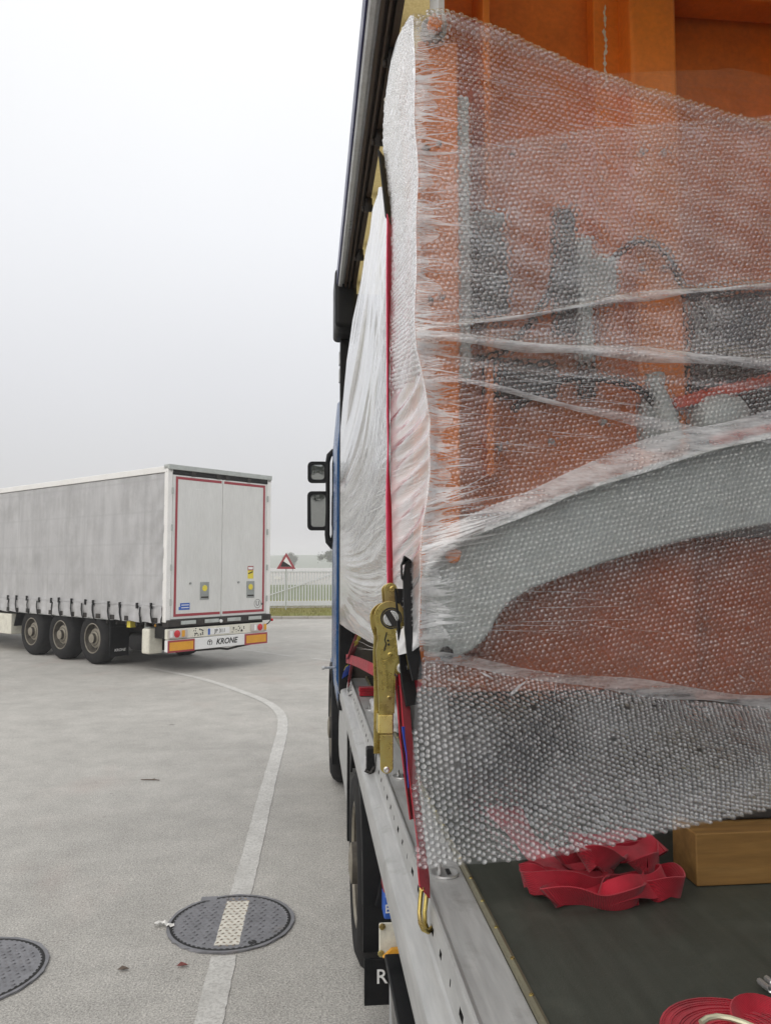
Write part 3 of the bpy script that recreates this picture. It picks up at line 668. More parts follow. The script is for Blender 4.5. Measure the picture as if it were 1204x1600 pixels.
text('KRONE', .075, Matrix.Translation((.24, 1.902, .33)) @ Matrix.Rotation(R(90), 4, 'X'), M_whiteprint, fl, 'flap_lettering', shear=.2, offset=.001)
sp = empty('spare_wheel', TL)
MB().lathe([(.2, 0), (.46, 0), (.50, .05), (.50, .24), (.46, .29), (.2, .29)], (.62, 1.25, .38), (0,0,1), 36).build('tyre', M_rubber, sp, smooth=True)
MB().lathe([(.06, .05), (.21, .03), (.21, .10)], (.62, 1.25, .38), (0,0,1), 24).build('rim', M_rim, sp)
MB().box(-.02, .30, .52, .76, .36, .84).build('water_canister', M_cream, TL, bevel=.035, seg=3)
MB().lathe([(0, -.04), (.03, -.035), (.035, 0)], (.12, .50, .90), (0,1,0), 12).build('side_marker', M_amber, TL)
MB().box(.2, .5, .8, 1.0, .8, .95).build('valve_block', M_greypale, TL, bevel=.01); MB().box(.08, .2, 1.3, 1.42, .82, .96).build('yellow_tag', M_yellow, TL)
for y0 in (6.15, 8.6, 11.0): MB().box(.0, .55, y0, y0+1.9, .42, .90).build('pallet_box', M_cream, TL, bevel=.02)
for y in (1.2, 3.0): MB().tube([(.3, y, .95), (.5, y+.5, .85), (.4, y+1.0, .93)], .018, 6).build('air_hose', M_black, TL, smooth=True)
# ================================================================ the trailer being loaded (its left side is open)
NT = thing('loading_trailer', 'open sided trailer with aluminium side rail carrying the wrapped load', 'trailer')
Y0, Y1, XR, ZD, ZR = -8.2, 5.25, 2.72, 1.30, 3.95       # rear, front, right side, deck, roof
# deck panels
for k in range(5):
    y0 = Y0 + k*2.69; MB().box(.392, XR-.11, y0, y0+2.686, ZD-.03, ZD).build('deck_panel', M_deck, NT)
tr = MB(); tr.tube([(.388, Y0, ZD+.001), (.388, Y1, ZD+.001)], .0085, 8); tr.build('edge_trim', paint('brass_edge_trim', (.20, .185, .12), .45, .5, dirt=.5), NT, smooth=True)
m = MB()
for k in range(40): m.lathe([(0, .0105), (.004, .0105), (.005, .007)], (.388, .35 + k*.125, ZD), (0,0,1), 8)
m.build('trim_screws', M_zinc, NT)['kind'] = 'stuff'
# side rail: top plate, ridge, slotted face, ledge, outer bevel
def extr(name, prof, y0, y1, mat, parent, ny=1):
    n = len(prof); vs = [(x, y, z) for y in np.linspace(y0, y1, ny+1) for x, z in prof]; m = MB()
    m.add(vs, [(j*n+i, j*n+i+1, (j+1)*n+i+1, (j+1)*n+i) for j in range(ny) for i in range(n-1)]); return m.build(name, mat, parent, smooth=True, auto=25)
sr = extr('side_rail', [(.380, ZD-.004), (.290, ZD-.002), (.283, ZD+.004), (.279, ZD+.010), (.274, ZD+.010), (.2715, ZD+.004), (.2705, ZD-.008)], Y0, Y1, M_alu, NT, 60)
extr('rail_ledge', [(.2660, ZD-.048), (.2640, ZD-.056), (.258, ZD-.061), (.226, ZD-.068), (.219, ZD-.073), (.2150, ZD-.082), (.2150, ZD-.150), (.235, ZD-.158), (.30, ZD-.158)], Y0, Y1, M_alu, NT, 60)
m = MB(); hm = MB(); y = 1.0; zt_, zb_ = ZD-.008, ZD-.048; xt, xb = .2705, .2660; s0, s1 = ZD-.022, ZD-.036
def fx(z): return xb + (xt-xb)*(z - zb_)/(zt_ - zb_)
def fq(y0, y1, z0, z1): m.add([(fx(z0), y0, z0), (fx(z0), y1, z0), (fx(z1), y1, z1), (fx(z1), y0, z1)], [(0,1,2,3)])
fq(Y0, y, zb_, zt_)
while y < 4.9:
    p = .105; kk = int(round((y-1)/p)); sl = (.034, .008, .022)[kk % 3]; a, b = y + (p-sl)/2, y + (p+sl)/2
    fq(y, y+p, zb_, s1); fq(y, y+p, s0, zt_); fq(y, a, s1, s0); fq(b, y+p, s1, s0)
    X = fx(s0) + .022; zz = (s1, s0)
    for q in (((fx(s1), a, s1), (fx(s0), a, s0), (X, a, s0), (X, a, s1)), ((fx(s1), b, s1), (fx(s0), b, s0), (X, b, s0), (X, b, s1)),
              ((fx(s1), a, s1), (fx(s1), b, s1), (X, b, s1), (X, a, s1)), ((fx(s0), a, s0), (fx(s0), b, s0), (X, b, s0), (X, a, s0)), ((X, a, s1), (X, b, s1), (X, b, s0), (X, a, s0))): hm.add(q, [(0,1,2,3)])
    y += p
fq(y, Y1, zb_, zt_)
m.build('slotted_face', M_alu, NT); hm.build('slots', M_blackprint, NT)['kind'] = 'stuff'
# recessed lashing rings in the rail's top plate
M_bright = paint('bright_zinc', (.72, .72, .71), .3, .8, dirt=.2)
for (px, py) in ((692, 1364), (625, 1213), (585, 1108), (975, 2400)):
    p = atZ(px, py, ZD); X, Yc = .335, p[1]
    lr = empty('lashing_ring', NT); n = 20
    MB().lathe([(0, .0008), (.026, .0008), (.031, .0030), (.034, .0030), (.035, -.002)], (X, Yc, ZD), (0,0,1), 24).build('pocket', M_bright, lr, smooth=True)
    MB().tube([(X-.012 + .004*math.cos(a), Yc + .022*math.cos(a), ZD + .010 + .009*math.sin(a)) for a in np.linspace(0, 2*math.pi, 14)], .0035, 6).build('ring', M_bright, lr, smooth=True)
    MB().box(X+.004, X+.014, Yc-.014, Yc+.016, ZD+.0012, ZD+.004).build('slot', M_blackprint, lr)
# frame underneath
for x in (.75, 2.0): MB().box(x, x+.14, Y0+.2, Y1-.1, .86, ZD-.04).build('chassis_beam', M_dark, NT)
for k in range(12): MB().box(.30, XR-.1, -2 + k*.6, -1.94 + k*.6, ZD-.15, ZD-.035).build('cross_member', M_dark, NT)
extr('side_rail', [(XR-.10, ZD), (XR, ZD+.01), (XR+.02, ZD-.15), (XR-.05, ZD-.155)], Y0, Y1, M_alu, NT)
# roof: edge rail of several profiles, tarpaulin, bows
M_navy = paint('navy_edge', (.01, .014, .09), .35, dirt=.1); M_railgrey = paint('grey_rail', (.58, .59, .60), .35, .3, dirt=.2)
M_brown = paint('brown_track', (.06, .038, .024), .5, dirt=.3, dirtcol=(.13, .09, .06))
RX = .170
MB().box(RX, RX+.008, Y0, Y1, ZR-.085, ZR+.02).build('roof_edge_piping', M_navy, NT, bevel=.003)
extr('roof_rail', [(RX+.009, ZR-.02), (RX+.009, ZR-.092), (RX+.016, ZR-.100), (RX+.034, ZR-.100), (RX+.036, ZR-.080), (RX+.048, ZR-.080)], Y0, Y1, M_railgrey, NT)
extr('curtain_track', [(RX+.049, ZR-.03), (RX+.049, ZR-.105), (RX+.062, ZR-.105), (RX+.062, ZR-.07), (RX+.075, ZR-.07), (RX+.075, ZR-.115), (RX+.083, ZR-.115), (RX+.083, ZR-.06), (RX+.10, ZR-.06), (RX+.10, ZR-.098), (RX+.124, ZR-.098), (RX+.128, ZR-.02)], Y0, Y1, M_brown, NT)
nu, nv = 90, 14; V = []
for i in range(nu):
    for j in range(nv):
        y = 1.75 + (Y1-1.75)*i/(nu-1); x = RX+.125 + (XR-.10-RX-.125)*j/(nv-1); V.append((x, y, ZR - .012 + .02*math.cos(y*2*math.pi/.62)*math.sin(math.pi*j/(nv-1))))
np_mesh('roof_tarpaulin', V, [(i*nv+j, i*nv+j+1, (i+1)*nv+j+1, (i+1)*nv+j) for i in range(nu-1) for j in range(nv-1)], M_roof, NT)
for k in range(6): MB().box(RX+.13, XR-.1, 1.9+k*.62, 1.94+k*.62, ZR+.012, ZR+.04).build('roof_bow', M_railgrey, NT)
extr('roof_rail', [(XR-.12, ZR-.02), (XR-.12, ZR-.1), (XR, ZR-.1), (XR, ZR+.02)], Y0, Y1, M_railgrey, NT)
fr_ = MB()                                       # the slid-back part of the roof, folded up
for k in range(9): fr_.ribbon([(RX+.13, 1.50 + k*.028, ZR-.02), (1.4, 1.50 + k*.028 + .008*math.sin(k*2), ZR-.05), (XR-.1, 1.50 + k*.028, ZR-.02)], .16, .003, (0, .12*(-1)**k, 1))
fr_.build('folded_roof', M_roof, NT)['kind'] = 'stuff'
# trolleys hanging in the track
tm = MB().box(-.016, .016, -.022, .022, -.055, -.005).tube([(-.02, 0, -.045), (.02, 0, -.045)], .016, 10).tube([(-.028, 0, -.062), (-.028, 0, -.04)], .008, 6).mesh('roller_trolley', True)
for (px, py) in ((609, 93), (594, 217), (577, 322), (566, 400), (555, 462), (549, 503)):
    d = ray(px, py); H = ZR-.13-HC; Yt = d[1]/d[2]*H; o = link('roller_trolley', tm, M_dark, NT); o.location = (RX+.113, Yt, ZR-.095)
# front: corner post, cap, wall; right curtain
MB().box(RX-.012, RX+.13, Y1-.38, Y1+.02, ZR-.36, ZR+.03).build('corner_cap', M_black, NT, bevel=.03, seg=3)
MB().box(RX+.036, RX+.13, Y1-.10, Y1, ZD-.1, ZR-.36).build('corner_post', M_black, NT, bevel=.008)
for z in (3.30, 3.42): MB().box(RX+.028, RX+.0358, Y1-.07, Y1-.02, z, z+.09).build('post_latch', M_railgrey, NT, bevel=.002)
MB().box(RX+.13, XR, Y1-.06, Y1, ZD-.1, ZR-.03).build('front_wall', paint('dark_front_wall', (.06, .05, .038), .6), NT)
nu, nv = 160, 20; V = []
for i in range(nu):
    for j in range(nv):
        y = Y0 + (Y1-Y0)*i/(nu-1); V.append((XR + .01*math.sin(y*9), y, ZD-.1 + (ZR-ZD)*j/(nv-1)))
np_mesh('side_curtain', V, [(i*nv+j, i*nv+j+1, (i+1)*nv+j+1, (i+1)*nv+j) for i in range(nu-1) for j in range(nv-1)], paint('blue_tarpaulin', (.10, .12, .16), .45), NT)
# tensioner catch on the rail's ledge
ct = empty('tensioner_catch', NT); p = atX(577, 1195, .245); cy = p[1]
MB().box(.232, .263, cy-.03, cy+.03, ZD-.062, ZD+.03).build('body', M_black, ct, bevel=.006); MB().box(.226, .232, cy-.018, cy+.02, ZD-.05, ZD-.005).build('lever', M_railgrey, ct, bevel=.002)
MB().tube([(.225, cy-.035, ZD-.05), (.245, cy-.04, ZD-.06), (.262, cy-.03, ZD-.04)], .007, 6).build('hook', M_dark, ct, smooth=True)
# locker box below the rail
lk = empty('side_locker', NT); bxl, byf, byn, bz0, bz1 = .252, 2.43, 1.45, .38, .845
MB().box(bxl, .72, byn, byf, bz0, bz1).build('box_body', paint('grey_locker', (.32, .33, .34), .35, dirt=.3), lk, bevel=.02, seg=3)
m = MB(); m.prism([(bxl-.006, byf-.10, bz1-.012), (bxl-.006, byn+.05, bz1-.012), (bxl-.006, byn+.05, bz0+.05), (bxl-.006, byf-.30, bz0+.05)], (.0065, 0, 0)); m.build('dark_panel', M_blackgloss, lk, bevel=.004)
MB().box(bxl-.012, .73, byn-.01, byf+.01, bz1-.004, bz1+.012).build('lid_edge', M_black, lk, bevel=.005)
settle(NT, (1.4, Y1, 0))

# ================================================================ the tractor unit in front
TU = thing('tractor_unit', 'blue tractor unit with black mirrors pulling the loaded trailer', 'truck')
# cab: shell by stations along Y (x of left side, roof height)
cab = MB(); secs = []
for (y, x0, zt_) in ((5.95, .216, 3.42), (6.05, .206, 3.50), (6.6, .210, 3.60), (7.3, .222, 3.62), (7.9, .24, 3.55), (8.25, .29, 3.30), (8.38, .45, 2.9)):
    x1 = 2.9 - x0 - .17; zb_ = 1.06
    secs.append([(x0+.03, y, zb_), (x0, y, zb_+.12), (x0, y, zt_-.5), (x0+.03, y, zt_-.15), (x0+.18, y, zt_), (x1-.18, y, zt_), (x1-.03, y, zt_-.15), (x1, y, zt_-.5), (x1, y, zb_+.12), (x1-.03, y, zb_)])
n = len(secs[0]); cab.add([p for s in secs for p in s], [(j*n+i, j*n+(i+1)%n, (j+1)*n+(i+1)%n, (j+1)*n+i) for j in range(len(secs)-1) for i in range(n)] + [tuple(range(n))[::-1], tuple((len(secs)-1)*n+i for i in range(n))])
cb = cab.build('cab', M_blue, TU, smooth=True, auto=30)
MB().box(.212, .218, 6.9, 7.75, 2.25, 3.0).build('side_window', M_glass, cb); MB().box(.2105, .214, 6.75, 6.765, 1.2, 3.1).build('door_gap', M_blackprint, cb)
MB().box(.30, 2.45, 5.9, 5.955, 1.2, 3.4).build('rear_panel', M_black, cb)
MB().box(.232, .30, 6.1, 8.0, .98, 1.10).build('sill_panel', M_blue, TU, bevel=.01)
# steps and front mudguard
MB().box(.235, .40, 6.05, 6.85, .92, 1.40).build('mudguard_extension', M_black, TU, bevel=.02)
mg = MB(); mg.ribbon([(.39, 7.5 + .60*math.cos(R(a)), .50 + .60*math.sin(R(a))) for a in range(200, -21, -12)], .35, .03, (1,0,0)); mg.build('front_mudguard', M_black, TU, bevel=.006)
fw = wheel(TU, .215, 7.5, -1, .50, .315, .29); wheel(TU, 2.68, 7.5, 1, .50, .315, .29)
# mirrors
mr_ = empty('mirror_assembly', TU); MY = 7.45
def mp(px, py, dy=0): return atY(px, py, MY + dy)
MB().tube([mp(532,704.5), mp(520,706), mp(514,712), mp(512,722), mp(512,760), mp(512,800), mp(511,835), mp(513,846), mp(519,852), mp(534,855)], [.030,.030,.028,.024,.022,.022,.026,.032,.040,.050], 10).build('mirror_arm', M_black, mr_, smooth=True)
def rrect(x0, y0, x1, y1, rad, dy, k=5):
    pts = []
    for cx, cy, a0 in ((x1-rad, y0+rad, -90), (x1-rad, y1-rad, 0), (x0+rad, y1-rad, 90), (x0+rad, y0+rad, 180)):
        for i in range(k): a = R(a0 + 90*i/(k-1)); pts.append(mp(cx + rad*math.cos(a), cy + rad*math.sin(a), dy))
    return pts
for (x0, y0, x1, y1, lean) in ((480.5, 721, 513, 755, 2), (480, 767.5, 515, 829, 2)):
    m = MB(); A = rrect(x0, y0, x1, y1, 7, 0); B = rrect(x0+1, y0+1, x1, y1-1, 8, .10); Cc = rrect(x0+7, y0+6, x1-2, y1-6, 8, .17); G = rrect(x0+5, y0+5, x1-6, y1-5.5, 5, .0); G2 = rrect(x0+5.5, y0+5.5, x1-6.5, y1-6, 5, .02); k = len(A)
    m.add(A + B + Cc + G + G2, [(i, (i+1)%k, k+(i+1)%k, k+i) for i in range(k)] + [(k+i, k+(i+1)%k, 2*k+(i+1)%k, 2*k+i) for i in range(k)] + [tuple(2*k+i for i in range(k))] + [(i, 3*k+i, 3*k+(i+1)%k, (i+1)%k) for i in range(k)] + [(3*k+i, 4*k+i, 4*k+(i+1)%k, 3*k+(i+1)%k) for i in range(k)])
    m.build('mirror_housing', M_black, mr_, smooth=True)
    gl = MB(); gp = rrect(x0+5.5, y0+5.5, x1-6.5, y1-6, 5, .018); cx_ = sum(p[0] for p in gp)/k; cz_ = sum(p[2] for p in gp)/k
    vs = [(p[0], p[1] - (p[0]-cx_)*.06 - (p[2]-cz_)*.075, p[2]) for p in gp] + [(cx_, gp[0][1] - .004, cz_)]
    gl.add(vs, [(i, (i+1)%k, k) for i in range(k)]); gl.build('mirror_glass', M_mirror, mr_, smooth=True, auto=80)
a_ = atY(505, 1043.5, 6.0); b_ = atY(529, 1042.5, 6.05); MB().tube([a_, b_], .009, 8).build('marker_rod', M_railgrey, TU, smooth=True); MB().tube([a_ - np.array([.012,0,0]), a_ + np.array([.01,0,0])], .014, 8).build('rod_tip', M_railgrey, TU, smooth=True)
# fuel tank, rear wheel, mudguard, flap
tk = MB(); pr = [(.265 + .02*(abs(a)/90)**2, 0) for a in (0,)]
pf = []
for (dx, dz) in ((.02,.40),(.0,.44),(-.02,.52),(-.025,.62),(-.025,.78),(-.02,.88),(.0,.96),(.04,1.0),(.5,1.0),(.5,.40)): pf.append((.275+dx, dz))
vs = [(x, y, z) for y in (4.95, 6.3) for x, z in pf]; n = len(pf); tk.add(vs, [(i, (i+1)%n, n+(i+1)%n, n+i) for i in range(n)] + [tuple(range(n))[::-1], tuple(n+i for i in range(n))])
tk.build('fuel_tank', M_alu, TU, bevel=.012)
MB().box(.248, .262, 4.86, 4.93, .35, 1.02).build('tank_strap', M_black, TU, bevel=.004)
RY = 4.12; wheel(TU, .243, RY, -1, .50, .30, .29); wheel(TU, 2.65, RY, 1, .50, .30, .29)
MB().tube([(.5, RY, .5), (2.4, RY, .5)], .10, 12).build('rear_axle', M_dark, TU, smooth=True); MB().tube([(.5, 7.5, .45), (2.4, 7.5, .45)], .07, 12).build('front_axle', M_dark, TU, smooth=True)
rf = MB(); a_s = list(range(35, 181, 9)); path = [(RY + .60*math.cos(R(a)), .52 + .60*math.sin(R(a))) for a in a_s] + [(RY-.605, .42), (RY-.60, .34)]
rf.ribbon([(.50, y, z) for y, z in path], .50, .022, (1,0,0)); rf.build('rear_mudguard', M_black, TU, bevel=.005)
lip = MB(); lip.ribbon([(.257, RY + .585*math.cos(R(a)), .52 + .585*math.sin(R(a))) for a in a_s], .014, .05, (1,0,0)); lip.build('mudguard_lip', M_black, TU, bevel=.004)
for z0, z1, d in ((.84, .93, .018), (.55, .70, .02)): m = MB(); m.prism([(.30, RY-.625, z0), (.60, RY-.625, z0), (.60, RY-.60, z1), (.34, RY-.60, z1)], (0, -d, 0)); m.build('mudguard_rib', M_black, TU, bevel=.006)
fp = MB().box(.252, .72, RY-.675, RY-.66, .15, .345).build('mud_flap', M_black, TU, bevel=.003)
p = atY(596, 1527, RY-.677); text('R', .085, Matrix.Translation((p[0], RY-.6765, p[2])) @ Matrix.Rotation(R(90), 4, 'X'), M_whiteprint, fp, 'flap_lettering', offset=.0006)
# things on the catwalk behind the wheel
def pbox(x0, y0, x1, y1, Y, dep): a = atY(x0, y1, Y); b = atY(x1, y0, Y); return MB().box(a[0], b[0], Y, Y+dep, a[2], b[2])
pbox(592, 1441, 632, 1497, 3.30, .012).build('cream_bracket', M_cream, TU, bevel=.006)
for q in ((597, 1448), (595, 1490)): a = atY(*q, 3.297); MB().lathe([(0, -.006), (.012, -.005), (.014, 0)], a, (0,1,0), 10).build('bracket_bolt', M_zinc, TU)
m = MB(); m.prism([atY(598, 1497, 3.26), atY(612, 1484, 3.26), atY(640, 1481, 3.26), atY(640, 1497, 3.26)], (0, .02, 0)); m.build('orange_tab', M_amber, TU)
cn = empty('blue_canister', TU)
pbox(599.5, 1398, 640, 1438, 3.36, .1).build('canister_body', M_blueprint, cn, bevel=.01); pbox(598.5, 1345, 640, 1397, 3.38, .1).build('canister_top', M_redpaint, cn, bevel=.01)
p = atY(606, 1421, 3.358); text('B', .05, Matrix.Translation((p[0], 3.3585, p[2])) @ Matrix.Rotation(R(90), 4, 'X'), M_whiteprint, cn, 'canister_lettering', offset=.0005)
for x in (.75, 2.0): MB().box(x, x+.09, 3.0, 8.2, .60, .86).build('chassis_beam', M_dark, TU)
MB().box(.45, .75, 4.9, 6.9, .5, 1.0).build('side_equipment', M_dark, TU)
settle(TU, (1.45, RY, 0))
# ================================================================ the load: an orange machine
FA = math.atan(.10); CT, ST = math.cos(FA), math.sin(FA); NX, NY = ST, -CT; FX, FY = .27, 1.93
def fpos(a, z, d=0.0): return (FX + a*CT + d*NX, FY + a*ST + d*NY, z)           # rear face of the wrap: along, height, outwards
def faz(px, py, d=0.0):
    r_ = ray(px, py); n_ = np.array([NX, NY, 0]); p0 = np.array([FX + d*NX, FY + d*NY, 0]); t = ((p0 - _c) @ n_)/(r_ @ n_); q = _c + r_*t
    return ((q[0]-FX-d*NX)*CT + (q[1]-FY-d*NY)*ST, q[2])
OM = thing('orange_machine', 'orange painted steel machine standing under bubble wrap on the trailer', 'machine')
def xbox(px0, px1, py0, py1, Y, dep, zmin=None, zmax=None):
    a = atY(px0, py1, Y); b = atY(px1, py0, Y); return MB().box(a[0], b[0], Y, Y+dep, a[2] if zmin is None else zmin, b[2] if zmax is None else zmax)
ZM = 3.925
cpz = MB().box(.290, .402, 2.01, 2.13, 1.80, 3.50); cpz.build('corner_post', M_orange, OM, bevel=.008)
MB().box(.404, .438, 2.035, 2.075, 2.55, 3.36).build('grey_guide_bar', M_greypale, OM, bevel=.004)
c = atY(678, 43, 1.985)
MB().lathe([(0, .0), (.032, .0), (.036, .004), (.036, .03)], c, (0,1,0), 28).build('grey_washer', M_grey, OM, smooth=True)
MB().lathe([(0, -.020), (.016, -.020), (.0195, -.016), (.0195, .0)], c, (0,1,0), 24).build('orange_pin', M_orange, OM, smooth=True)
for (px, py) in ((665, 232), (685, 226), (688, 465), (672, 470)): MB().lathe([(0, -.006), (.008, -.005), (.009, .0)], atY(px, py, 2.009), (0,1,0), 12).build('bolt', M_dark, OM)
YP = 2.13                                       # front of the flanges
xb = lambda px: float(atY(px, 30, YP)[0])
MB().box(xb(683), xb(692), YP-.02, YP+.14, 2.9, ZM).build('white_edge_plate', M_whiteprint, OM)
MB().box(xb(692.5), xb(697), YP, YP+.16, 2.6, ZM).build('edge_flange', M_orange, OM)
MB().box(xb(697), 1.60, YP+.15, YP+.18, 2.2, ZM).build('back_panel', M_orange2, OM)
MB().box(xb(754), xb(765), YP, YP+.149, 2.3, ZM).build('rib', M_orange, OM, bevel=.003)
MB().box(xb(944), xb(987), YP+.09, YP+.149, 2.3, ZM).build('rib', M_orange, OM, bevel=.004)
MB().box(xb(984), xb(1056), YP, YP+.14, 2.0, ZM).build('box_post', M_orange, OM, bevel=.014, seg=3)
MB().box(xb(1056), 2.3, YP+.02, YP+.12, ZM-.12, ZM-.002).build('top_beam', M_orange2, OM, bevel=.008)
MB().box(1.56, 1.70, YP, YP+.14, 1.8, ZM-.001).build('box_post', M_orange, OM, bevel=.012, seg=3)
# weld spatter and bare metal drip on the rib
dr = MB(); 
for k in range(17): z = 3.55 + k*.0155 + random.uniform(-.006, .006); x = xb(962) + random.uniform(-.003, .003); r_ = random.uniform(.003, .007); dr.add([(x-r_, YP+.0885, z), (x, YP+.0880, z-.012), (x+r_, YP+.0885, z), (x, YP+.0880, z+.012)], [(0,1,2,3)])
dr.build('bare_patch', M_cream, OM)['kind'] = 'stuff'
# body behind, seen dimly from the side
MB().box(.335, 2.35, 2.62, 4.9, 1.72, 3.30).build('machine_body', M_greypale, OM, bevel=.03)
MB().box(.46, 2.5, 2.32, 4.85, ZD+.02, 1.72).build('dark_under_fill', M_dark, OM, bevel=.02)  # dark mass added down to the deck to block light under the machine
# dark and grey fittings behind the wrap; recess shade drawn as dark plates
_a = atY(760, 500, 2.13); _h = float(atY(760, 352, 2.13)[2] - _a[2])
MB().lathe([(.04, 0), (.062, .01), (.062, .05), (.056, .055), (.056, .06), (.062, .065), (.062, .11), (.056, .115), (.056, .12), (.060, .125), (.058, _h*.8), (.045, _h*.9), (.03, _h)], _a, (0,0,1), 24).build('motor_case', M_dark, OM, smooth=True)
xbox(735, 790, 330, 352, 2.09, .08).build('motor_cover', M_grey, OM, bevel=.012)
xbox(868, 898, 325, 520, 2.10, .05).build('dark_strut', M_dark, OM, bevel=.006)
xbox(905, 925, 370, 560, 2.09, .04).build('grey_rod', M_greypale, OM, bevel=.008)
xbox(925, 965, 400, 470, 2.09, .06).build('grey_clamp', M_greypale, OM, bevel=.015)
xbox(1062, 1240, 455, 560, 2.20, .06).build('recess_shade_plate', M_dark, OM)  # dark plate standing in for the shade deep in the recess
for k, (x0, y0, x1, y1) in enumerate(((1066, 470, 1092, 530), (1096, 465, 1110, 512))):
    a = atY(x0, y0, 2.16); b = atY(x1, y1, 2.16); MB().tube([a, (a+b)/2 + np.array([.012, -.01, 0]), b], .009, 8).build('hose', M_greypale, OM, smooth=True)
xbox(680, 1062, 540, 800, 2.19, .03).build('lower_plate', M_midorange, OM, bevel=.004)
xbox(755, 870, 560, 620, 2.15, .035).build('recess_shade_box', M_dark, OM, bevel=.01)  # dark box drawn where a recess lies in shade
xbox(905, 930, 540, 620, 2.15, .03).build('dark_strut', M_dark, OM, bevel=.005)
xbox(1066, 1260, 555, 760, 2.20, .03).build('recess_shade_plate', M_dark, OM)  # dark backing drawn as shade behind the valve
a = atY(1050, 632, 2.10); b = atY(1290, 570, 2.10); MB().bar(a, b, .03, .036).build('red_rod', paint('red_orange_rod', (.62, .07, .02), .35), OM, bevel=.006)
a = atY(1110, 690, 2.09); b = atY(1290, 655, 2.09); MB().bar(a, b, .03, .03).build('red_rod', bpy.data.materials['red_orange_rod'], OM, bevel=.006)
c = atY(1120, 650, 2.12); vb = empty('valve_block', OM)
MB().lathe([(0, -.085), (.04, -.08), (.062, -.05), (.07, 0), (.062, .05), (.04, .08), (0, .085)], c, (1, .2, .12), 20).build('valve_body', M_greypale, vb, smooth=True)
xbox(1005, 1062, 620, 700, 2.10, .06).build('valve_flange', M_grey, vb, bevel=.015, seg=3)
a = atY(1020, 595, 2.11); MB().tube([a, atY(1035, 640, 2.10), atY(1050, 690, 2.10)], [.022, .03, .034], 12).build('valve_stem', M_greypale, vb, smooth=True)
a = atY(1022, 592, 2.11); MB().lathe([(0, -.02), (.028, -.015), (.028, .015), (0, .02)], a, (0, 0, 1), 14).build('valve_cap', M_greypale, vb, smooth=True)
for hpts, rad_, mt in ((((740,560),(790,545),(850,470),(870,400),(890,330)), .011, M_black), (((930,430),(990,380),(1040,400),(1070,470)), .010, M_black), (((800,640),(860,600),(930,590),(1000,610),(1030,650)), .012, M_black)):
    MB().tube(smooth_path([Vector(atY(x_, y_, 2.10 + .012*math.sin(i_*2))) for i_, (x_, y_) in enumerate(hpts)], 6), rad_, 8).build('hose', mt, OM, smooth=True)
for (bx_, by_) in ((700,330),(700,400),(1000,240),(1035,240),(1000,420),(1035,420),(700,640),(700,700),(780,700),(860,690),(940,660),(800,240),(880,230)):
    MB().lathe([(0, -.010), (.010, -.009), (.012, .0)], atY(bx_, by_, 2.128 if 980 < bx_ < 1060 else (2.19 if by_ > 600 else 2.28)), (0,1,0), 6).build('bolt', M_grey, OM)
# curved grey lifting arm close behind the wrap
arm_top = [(668,1020),(666,990),(665,950),(665,905),(668,882),(678,868),(695,855),(720,843),(760,826),(820,800),(880,776),(950,752),(1040,722),(1130,697),(1230,672),(1310,654)]
arm_bot = [(1310,800),(1230,815),(1150,828),(1080,842),(1000,862),(930,884),(870,905),(830,920),(800,938),(780,960),(768,985),(752,1005),(735,1018),(705,1030)]
poly = [Vector(fpos(*faz(px, py, -.03), -.03)) for px, py in arm_top + arm_bot]
MB().prism(poly, (-NX*.07, -NY*.07, 0)).build('lifting_arm', M_greypale, OM, bevel=.008)
edge = [Vector(fpos(*faz(px, py, -.018), -.018)) for px, py in arm_top[3:]]; MB().ribbon(edge, .02, .012, (NX, NY, 0)).build('arm_edge', M_greypale, OM)
c = Vector(fpos(*faz(708, 868, -.02), -.02)); MB().lathe([(0, .006), (.016, .006), (.02, .0), (.02, -.01)], c, (NX, NY, 0), 22).build('arm_pin', M_orange, OM, smooth=True)
c = Vector(fpos(*faz(697, 1022, -.02), -.02)); MB().lathe([(0, .01), (.016, .008), (.02, .0)], c, (NX, NY, 0), 16).build('arm_bolt', M_dark, OM, smooth=True)
# lower panels
xbox(700, 1084, 845, 1082, 2.125, .03).build('lower_panel', M_redbrown, OM, bevel=.004)
xbox(1086, 1320, 840, 1100, 2.18, .03).build('lower_panel', M_redbrown, OM, bevel=.004)
xbox(660, 760, 1025, 1075, 2.06, .10).build('foot_plate', M_redbrown, OM, bevel=.006)
xbox(700, 1320, 1084, 1160, 2.18, .1).build('skid_beam', M_dark, OM, bevel=.01)
MB().box(.93, 2.25, 1.84, 1.98, ZD+.123, 1.46).build('sole_plate', M_dark, OM, bevel=.01)
MB().box(.9, 2.3, 2.3, 2.45, ZD, 1.50).build('skid_foot', M_dark, OM, bevel=.01); MB().box(.9, 2.3, 4.2, 4.35, ZD, 1.45).build('skid_foot', M_dark, OM, bevel=.01)
settle(OM, (1.3, 3.2, ZD))

